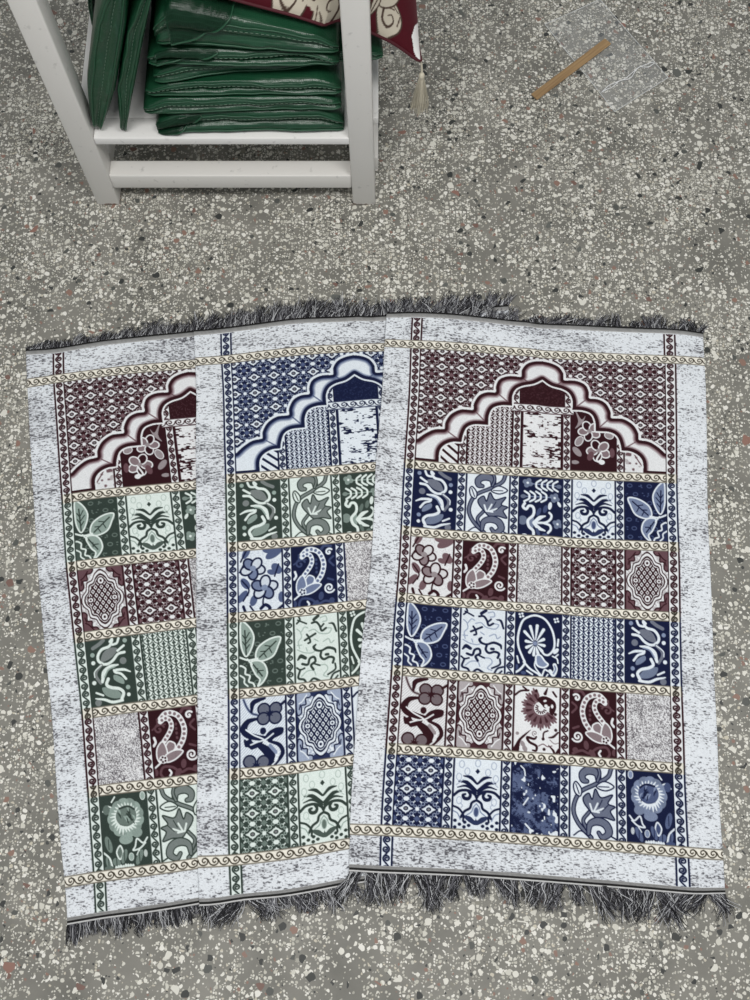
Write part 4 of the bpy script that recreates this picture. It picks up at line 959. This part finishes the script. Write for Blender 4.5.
def bag(name, label, group, w, d, t, seed, loc, rot=None, flap=None, groove=.6, stitch=.60, **kw):
    S = BagShape(w, d, t, seed, groove, **kw)
    root = thing(name, label, 'bag', loc, group)
    if rot is not None: root.rotation_euler = rot
    nu, na = 56, 64
    bm = bmesh.new(); G = [[bm.verts.new(S.pt(i/(nu-1), j/(na-1))) for j in range(na)] for i in range(nu)]
    for i in range(nu-1):
        for j in range(na-1): bm.faces.new((G[i][j], G[i+1][j], G[i+1][j+1], G[i][j+1]))
        bm.faces.new((G[i][na-1], G[i+1][na-1], G[i+1][0], G[i][0]))
    for k in (0, nu-1): bm.faces.new([G[k][j] for j in range(na)])
    bmesh.ops.recalc_face_normals(bm, faces=bm.faces)
    bm_obj('body', bm, M_TARP, root, True)
    # welted seams along the front
    def run(a, u0, u1, off, n=70): return np.array([S.pt(u0+(u1-u0)*i/(n-1), a, off)[:] for i in range(n)])
    for a, nm in ((.34, 'seam_welt'), (.66, 'seam_welt')):
        co, qd, ii = tube_np([run(a, .005, .995, .0012)], .0019, 6)
        link(nm, np_mesh(nm, co, qd), M_PIPE, root, True)
    ps = []
    n = int(w/.0095)
    for i in range(n):
        u = .02+.96*i/n
        ps.append(np.array([S.pt(u, stitch, .0010)[:], S.pt(u+.55*.96/n, stitch, .0010)[:]]))
    co, qd, ii = tube_np(ps, .00055, 4)
    link('stitching', np_mesh('stitching', co, qd), M_THREAD, root)
    if flap:
        u0, u1, a0, a1, top = flap                                         # lower corner (u0, a0), rising to (u1, a1)
        bm = bmesh.new(); nn, mm = 34, 16; g0 = []
        for i in range(nn):
            q = i/(nn-1); u = u0+(u1-u0)*q; lo = a0+(a1-a0)*(1-math.cos(q*1.45))/(1-math.cos(1.45)); row = []
            for j in range(mm):
                a = lo+(top-lo)*j/(mm-1)
                row.append(bm.verts.new(S.pt(u, a, .0050+.006*(1-j/(mm-1))*(1-q)*.6)))
            g0.append(row)
        for i in range(nn-1):
            for j in range(mm-1): bm.faces.new((g0[i][j], g0[i+1][j], g0[i+1][j+1], g0[i][j+1]))
        edge = np.array([g0[i][0].co[:] for i in range(nn)])
        bmesh.ops.solidify(bm, geom=bm.faces[:], thickness=.0022)
        bmesh.ops.recalc_face_normals(bm, faces=bm.faces)
        f = bm_obj('flap', bm, M_TARP, root, True)
        co, qd, ii = tube_np([edge], .0019, 6); link('flap_piping', np_mesh('flap_piping', co, qd), M_PIPE, f, True)
    return root

GS = 'green bags folded flat in a pile'; GU = 'green bags standing on edge'
Z0 = .2275
pile = [  # x0, x1, y front, depth, left: bottom and top, right: bottom and top, flap, label
    (-.442, -.062, 1.333, .44, Z0, .280, Z0, .296, (.01, .26, .30, .68, .72), 'folded green bag at the bottom of the pile, lying on the white shelf'),
    (-.456, -.066, 1.334, .44, .2815, .323, .2975, .331, None, 'folded green bag without a curved flap, second from the bottom of the pile'),
    (-.444, -.064, 1.340, .44, .3245, .356, .3325, .374, None, 'thin folded green bag, third from the bottom of the pile'),
    (-.420, .018, 1.3445, .30, .3595, .403, .3800, .404, None, 'folded green bag in mid pile with one end poking out beyond the right leg'),
    (-.422, -.066, 1.342, .43, .4045, .450, .4055, .436, (.05, .38, .40, .70, .73), 'folded green bag second from the top, with a curved flap over its front'),
    (-.396, -.066, 1.340, .43, .4515, .566, .4375, .470, (.09, .50, .36, .86, .93), 'thick glossy green bag on top of the pile, under the maroon cushion'),
]
for i, (x0, x1, y, d, l0, l1, r0, r1, fp, lb) in enumerate(pile):
    bag('folded_bag', lb, GS, x1-x0, d, l1-l0, 3.1+i*2.7, (x0, y, l0), (0, 0, .088) if i == 3 else None, fp, groove=.75 if i % 2 == 0 else .4, t2=r1-r0, rise=r0-l0)
def stand(x, y, lean, t, seed, h, lb, d=.42, mid=0.):
    bag('folded_bag', lb, GU, h, d, t, seed, (x, y, Z0+.001), (0, -(math.pi/2-lean), 0), None, groove=.2, stitch=.5, pinch=(.20, .30), mid=mid)
stand(-.541, 1.333, math.radians(20.3), .055, 41.0, .42, 'green bag standing on edge right beside the left table leg', mid=.35)
stand(-.505, 1.332, math.radians(20.0), .031, 57.0, .40, 'green bag standing on edge, leaning against the pile')
stand(-.594, 1.600, math.radians(13), .010, 63.0, .42, 'thin green bag standing at the back left of the shelf', .20)

# ---------------------------------------------------------------- cushion
def cushion():
    n = 300
    tx, ty = .088, 1.393
    root = thing('cushion', 'maroon velvet cushion with cream scroll print, hanging over the green pile', 'cushion', (-.1, 1.6, .50))
    base = np.array([-.1, 1.6, .50])
    xs_ = np.linspace(-.33, .088, 120)
    prof_x = np.array([-.40, -.22, -.14, -.06, .0, .05, .088]); prof_z = np.array([.612, .542, .512, .474, .440, .405, .366])
    sx = np.linspace(-.40, .088, 300); sz = np.interp(sx, prof_x, prof_z)
    k = np.ones(31)/31; sz = np.convolve(np.pad(sz, 15, mode='edge'), k, 'valid'); sz += (.366-sz[-1])*np.clip((sx-.03)/.058, 0, 1)
    S = .41
    def surf(u, v, side):
        """u 0 left..1 right, v 0 front..1 back; pinched corners"""
        a, b = 2*u-1, 2*v-1
        pin = .045
        uu = .5+.5*a*(1-pin*(1-b*b)); vv = .5+.5*b*(1-(b > 0)*pin*(1-a*a))
        x = .088-(1-uu)*.40; y = np.interp(x, [-.32, -.092, -.066, .088], [1.356, 1.361, 1.385, 1.391])+vv*S
        x = x-.03*vv*uu
        z = np.interp(x, sx, sz)+.03*vv*uu
        th = .047*((1-np.abs(a)**2.6)*(1-np.abs(b)**2.6))**.55
        slope = (np.interp(x+.004, sx, sz)-np.interp(x-.004, sx, sz))/.008
        nrm = np.stack([-slope, np.zeros_like(slope), np.ones_like(slope)], -1); nrm /= np.linalg.norm(nrm, axis=-1, keepdims=True)
        return np.stack([x, y, z], -1)+nrm*(th*np.where(side > 0, 1.5, .25)*side)[..., None]-base
    U, V = np.meshgrid(np.linspace(0, 1, n), np.linspace(0, 1, n))
    q = np.arange(n*n).reshape(n, n); quads = np.stack([q[:-1, :-1], q[:-1, 1:], q[1:, 1:], q[1:, :-1]], -1).reshape(-1, 4)
    # print of the face
    R = Pad(np.zeros((600, 600, 3)));                                # 150 x 150 units
    mar, crm, brn = C(72, 9, 22), C(192, 184, 168), C(70, 54, 46)
    R.bg(mar)
    def comma(x, y, s, a, fx=1):
        ca, sa = math.cos(a), math.sin(a)
        f = lambda p: [(x+s*(fx*px*ca-py*sa), y+s*(fx*px*sa+py*ca)) for px, py in p]
        R.fl(f([(0, -9), (7, -6), (9, 1), (6, 8), (-1, 10), (-8, 6), (-9, -1), (-6, -7)]), crm, brn, .9)
        R.st(f([(4, 5), (-3, 5), (-5, -1), (-1, -4.5), (3, -2), (2, 1.5), (-1, 1)]), [.6, 1.4, 1.4, 1.2, 1, .8, .5], brn)
        R.st(f([(7, 4), (2, 8), (-4, 7)]), .7, brn); R.st(f([(6, -3), (8, 2)]), .7, brn)
    # pattern coordinates: x right, y from the front edge towards the back
    for x, y, s, a in ((122, 8, .95, .2), (116, 24, 1.3, 2.2), (98, 8, 1.2, .6), (84, 5, 1.1, 2.6), (58, 6, 1.2, .3), (98, 27, 1.3, 2), (76, 40, 1.7, .9), (104, 40, 1.5, 3.5), (60, 22, 1.0, 1.2), (88, 66, 1.9, 0), (60, 66, 1.5, 2.6), (42, 44, 1.2, .4), (112, 68, 1.3, 5), (75, 92, 1.7, 4), (45, 92, 1.5, 1), (104, 100, 1.6, 2), (70, 120, 1.2, 0), (28, 70, 1.1, 3)): comma(x, y, s, a)
    for x, y, a in ((118, 38, -.5), (126, 30, .6), (112, 12, 1.2)):
        c_, s_ = math.cos(a), math.sin(a)
        R.fl([(x-8*c_, y-8*s_), (x-2*s_, y+3*c_), (x+9*c_, y+9*s_), (x+2*s_, y-3*c_)], crm, brn, .7); R.st([(x-6*c_, y-6*s_), (x+6*c_, y+6*s_)], .7, brn)
    for x, y in ((72, 7), (45, 8), (80, 18)):
        for k_ in range(5): R.el(x+2.6*math.cos(k_*1.257), y+2.6*math.sin(k_*1.257), 2.2, 2.2, crm)
        R.el(x, y, 1.2, 1.2, brn)
    # bare white lining showing at the corner seam
    R.fl([(143, 2), (151, -1), (151, 27), (147, 24), (141, 16), (139, 8)], C(236, 236, 234), smooth=False)
    pic = R.a; pic = np.where(pic <= .04045, pic/12.92, ((pic+.055)/1.055)**2.4)
    ix = np.clip((U*600).astype(int), 0, 599); iy = np.clip((V*600).astype(int), 0, 599)
    m, nt, b = mat('printed_velvet'); at = nd(nt, 'ShaderNodeAttribute', attribute_name='yarn'); nt.links.new(at.outputs['Color'], b.inputs['Base Color'])
    b.inputs['Roughness'].default_value = .7; b.inputs['Sheen Weight'].default_value = .15; b.inputs['Sheen Roughness'].default_value = .4; b.inputs['Specular IOR Level'].default_value = .2
    b.inputs['Sheen Tint'].default_value = (.8, .35, .4, 1)
    me = np_mesh('front_cover', surf(U, V, np.ones_like(U)).reshape(-1, 3), quads); colour(me, pic[iy, ix].reshape(-1, 3)); link('front_cover', me, m, root, True)
    me = np_mesh('back_cover', surf(U, V, -np.ones_like(U)).reshape(-1, 3), quads[:, ::-1]); link('back_cover', me, flat('white_lining', (228, 227, 223), .8), root, True)
    # welt round the four edges
    e = np.linspace(0, 1, 60); o0 = np.zeros(60); o1 = np.ones(60)
    ring = np.vstack([surf(e, o0, o0), surf(o1, e, o0)[1:], surf(e[::-1], o1, o0)[1:], surf(o0, e[::-1], o0)[1:]])
    co, qd, ii = tube_np([ring], .0032, 6); link('edge_welt', np_mesh('edge_welt', co, qd), flat('maroon_cord', (72, 10, 24), .7, bump=.3, bscale=400), root, True)
    # tassel hanging from the front right corner
    tip = surf(np.array([1.]), np.array([0.]), np.array([0.]))[0]
    mt = flat('cream_silk', (206, 199, 180), .55, bump=.3, bscale=500, var=.15)
    cord = np.array([tip+np.array([0, 0, .002]), tip+np.array([.002, -.001, -.012]), tip+np.array([.003, -.002, -.030])])
    co, qd, ii = tube_np([cord], .0022, 6); ta = link('tassel', np_mesh('tassel', co, qd), mt, root, True)
    bm = bmesh.new(); bmesh.ops.create_uvsphere(bm, u_segments=16, v_segments=10, radius=1)
    bmesh.ops.transform(bm, verts=bm.verts, matrix=Matrix.Translation(cord[-1]+np.array([0, 0, -.006])) @ Matrix.Diagonal((.0058, .0058, .009, 1)))
    bm_obj('knot', bm, mt, ta, True)
    rs = np.random.RandomState(5); ps = []
    for i in range(150):
        a = rs.uniform(0, 6.283); r = rs.uniform(0, 1)**.5; p0 = cord[-1]+np.array([.0045*r*math.cos(a), .0045*r*math.sin(a), -.010])
        l = rs.uniform(.078, .092); t = np.linspace(0, 1, 6)[:, None]
        ps.append(p0+t*np.array([.0155*r*math.cos(a), .012*r*math.sin(a), -l])+np.sin(t*3.1)*rs.normal(0, .0012, 3))
    co, qd, ii = tube_np(ps, .00075, 3); link('tassel_skirt', np_mesh('tassel_skirt', co, qd), mt, ta, True)
cushion()

# ---------------------------------------------------------------- clear plastic bag and wooden strip on the floor
def film(name, tint, a, rough):
    m, nt, b = mat(name); L = nt.links
    b.inputs['Base Color'].default_value = tint; b.inputs['Roughness'].default_value = rough; b.inputs['Specular IOR Level'].default_value = .6
    tr = nd(nt, 'ShaderNodeBsdfTransparent'); mx = nd(nt, 'ShaderNodeMixShader'); out = nt.nodes['Material Output']
    tc = nd(nt, 'ShaderNodeTexCoord'); n = nd(nt, 'ShaderNodeTexNoise'); n.inputs['Scale'].default_value = 26; n.inputs['Detail'].default_value = 4; L.new(tc.outputs['Object'], n.inputs['Vector'])
    mr = nd(nt, 'ShaderNodeMapRange'); L.new(n.outputs[0], mr.inputs[0]); mr.inputs[1].default_value = .3; mr.inputs[2].default_value = .75; mr.inputs[3].default_value = a*.6; mr.inputs[4].default_value = a*1.4
    L.new(mr.outputs[0], mx.inputs[0]); L.new(tr.outputs[0], mx.inputs[1]); L.new(b.outputs[0], mx.inputs[2]); L.new(mx.outputs[0], out.inputs['Surface'])
    return m
def plastic():
    A, B, Cc, D = np.array([.407, 1.825]), np.array([.544, 1.90]), np.array([.688, 1.67]), np.array([.556, 1.574])
    cen = (A+B+Cc+D)/4
    root = thing('plastic_bag', 'clear plastic bag lying flat on the floor, at the top right', 'plastic bag', (cen[0], cen[1], 0))
    n = 48; u = np.linspace(0, 1, n); U, V = np.meshgrid(u, u)
    def pos(U, V, lift=0.):
        p = (A*(1-U[..., None])+B*U[..., None])*(1-V[..., None])+(D*(1-U[..., None])+Cc*U[..., None])*V[..., None]
        wr = .0016+.0010*np.sin(U*9+V*4)+.0009*np.sin(V*17-U*6+1)+.0006*np.sin(U*31+V*13)
        edge = np.minimum(np.minimum(U, 1-U), np.minimum(V, 1-V)); wr = np.maximum(wr, .0004)*np.clip(edge/.06, .25, 1)
        d = V-.80+.012*np.sin(U*11); rid = np.exp(-(d/.018)**2)*.006*np.clip((U-.08)/.1, 0, 1)*np.clip((.97-U)/.05, 0, 1)
        q = p-cen
        return np.concatenate([q, (wr+rid+.0006+lift)[..., None]], -1)
    q = np.arange(n*n).reshape(n, n); quads = np.stack([q[:-1, :-1], q[1:, :-1], q[1:, 1:], q[:-1, 1:]], -1).reshape(-1, 4)
    link('film', np_mesh('film', pos(U, V).reshape(-1, 3), quads), film('clear_film', (.75, .78, .80, 1), .15, .22), root, True)
    mseam = film('seam_film', (.9, .92, .93, 1), .42, .3)
    e = np.linspace(0, 1, 50); z = np.zeros(50); o = np.ones(50)
    for a, b in ((e, z), (e, o), (z, e), (o, e)):
        co, qd, ii = tube_np([pos(a, b, .0006)], .0011, 5); link('seam', np_mesh('seam', co, qd), mseam, root, True)
    us = np.linspace(.02, .98, 60); rs = np.random.RandomState(2)
    for sh in (0., .020):  # whiter tubes on the fold ridge; its highlight is put into their colour
        vs_ = .80-.012*np.sin(us*11)+sh*np.sin(us*9)**2
        co, qd, ii = tube_np([pos(us, vs_, .0010)], .0011, 5); link('crease_highlight', np_mesh('crease_highlight', co, qd), film('highlight_film' , (.95, .96, .97, 1), .75, .25), root, True)
plastic()
def strip():
    a, b = np.array([.3695, 1.6085]), np.array([.5535, 1.7715]); c = (a+b)/2; L = np.linalg.norm(b-a)
    root = tag(bm_obj('wooden_strip', bm_box(-L/2, L/2, -.0105, .0105, 0, .0032, .001), None), 'flat tan wooden strip lying half on the clear plastic bag', 'wooden strip')
    m, nt, bs = mat('pale_wood'); tc = nd(nt, 'ShaderNodeTexCoord'); mp = nd(nt, 'ShaderNodeMapping'); mp.inputs['Scale'].default_value = (6, 160, 60); nt.links.new(tc.outputs['Object'], mp.inputs[0])
    n = nd(nt, 'ShaderNodeTexNoise'); n.inputs['Scale'].default_value = 1.6; n.inputs['Detail'].default_value = 4; nt.links.new(mp.outputs[0], n.inputs['Vector'])
    r = nd(nt, 'ShaderNodeValToRGB'); nt.links.new(n.outputs[0], r.inputs[0]); r.color_ramp.elements[0].position = .3; r.color_ramp.elements[0].color = srgb(136, 108, 74); r.color_ramp.elements[1].position = .7; r.color_ramp.elements[1].color = srgb(170, 140, 100)
    nt.links.new(r.outputs[0], bs.inputs['Base Color']); bs.inputs['Roughness'].default_value = .6
    root.data.materials.clear(); root.data.materials.append(m)
    root.location = (c[0], c[1], .0052); root.rotation_euler = (0, math.radians(.6), math.atan2(b[1]-a[1], b[0]-a[0]))
strip()
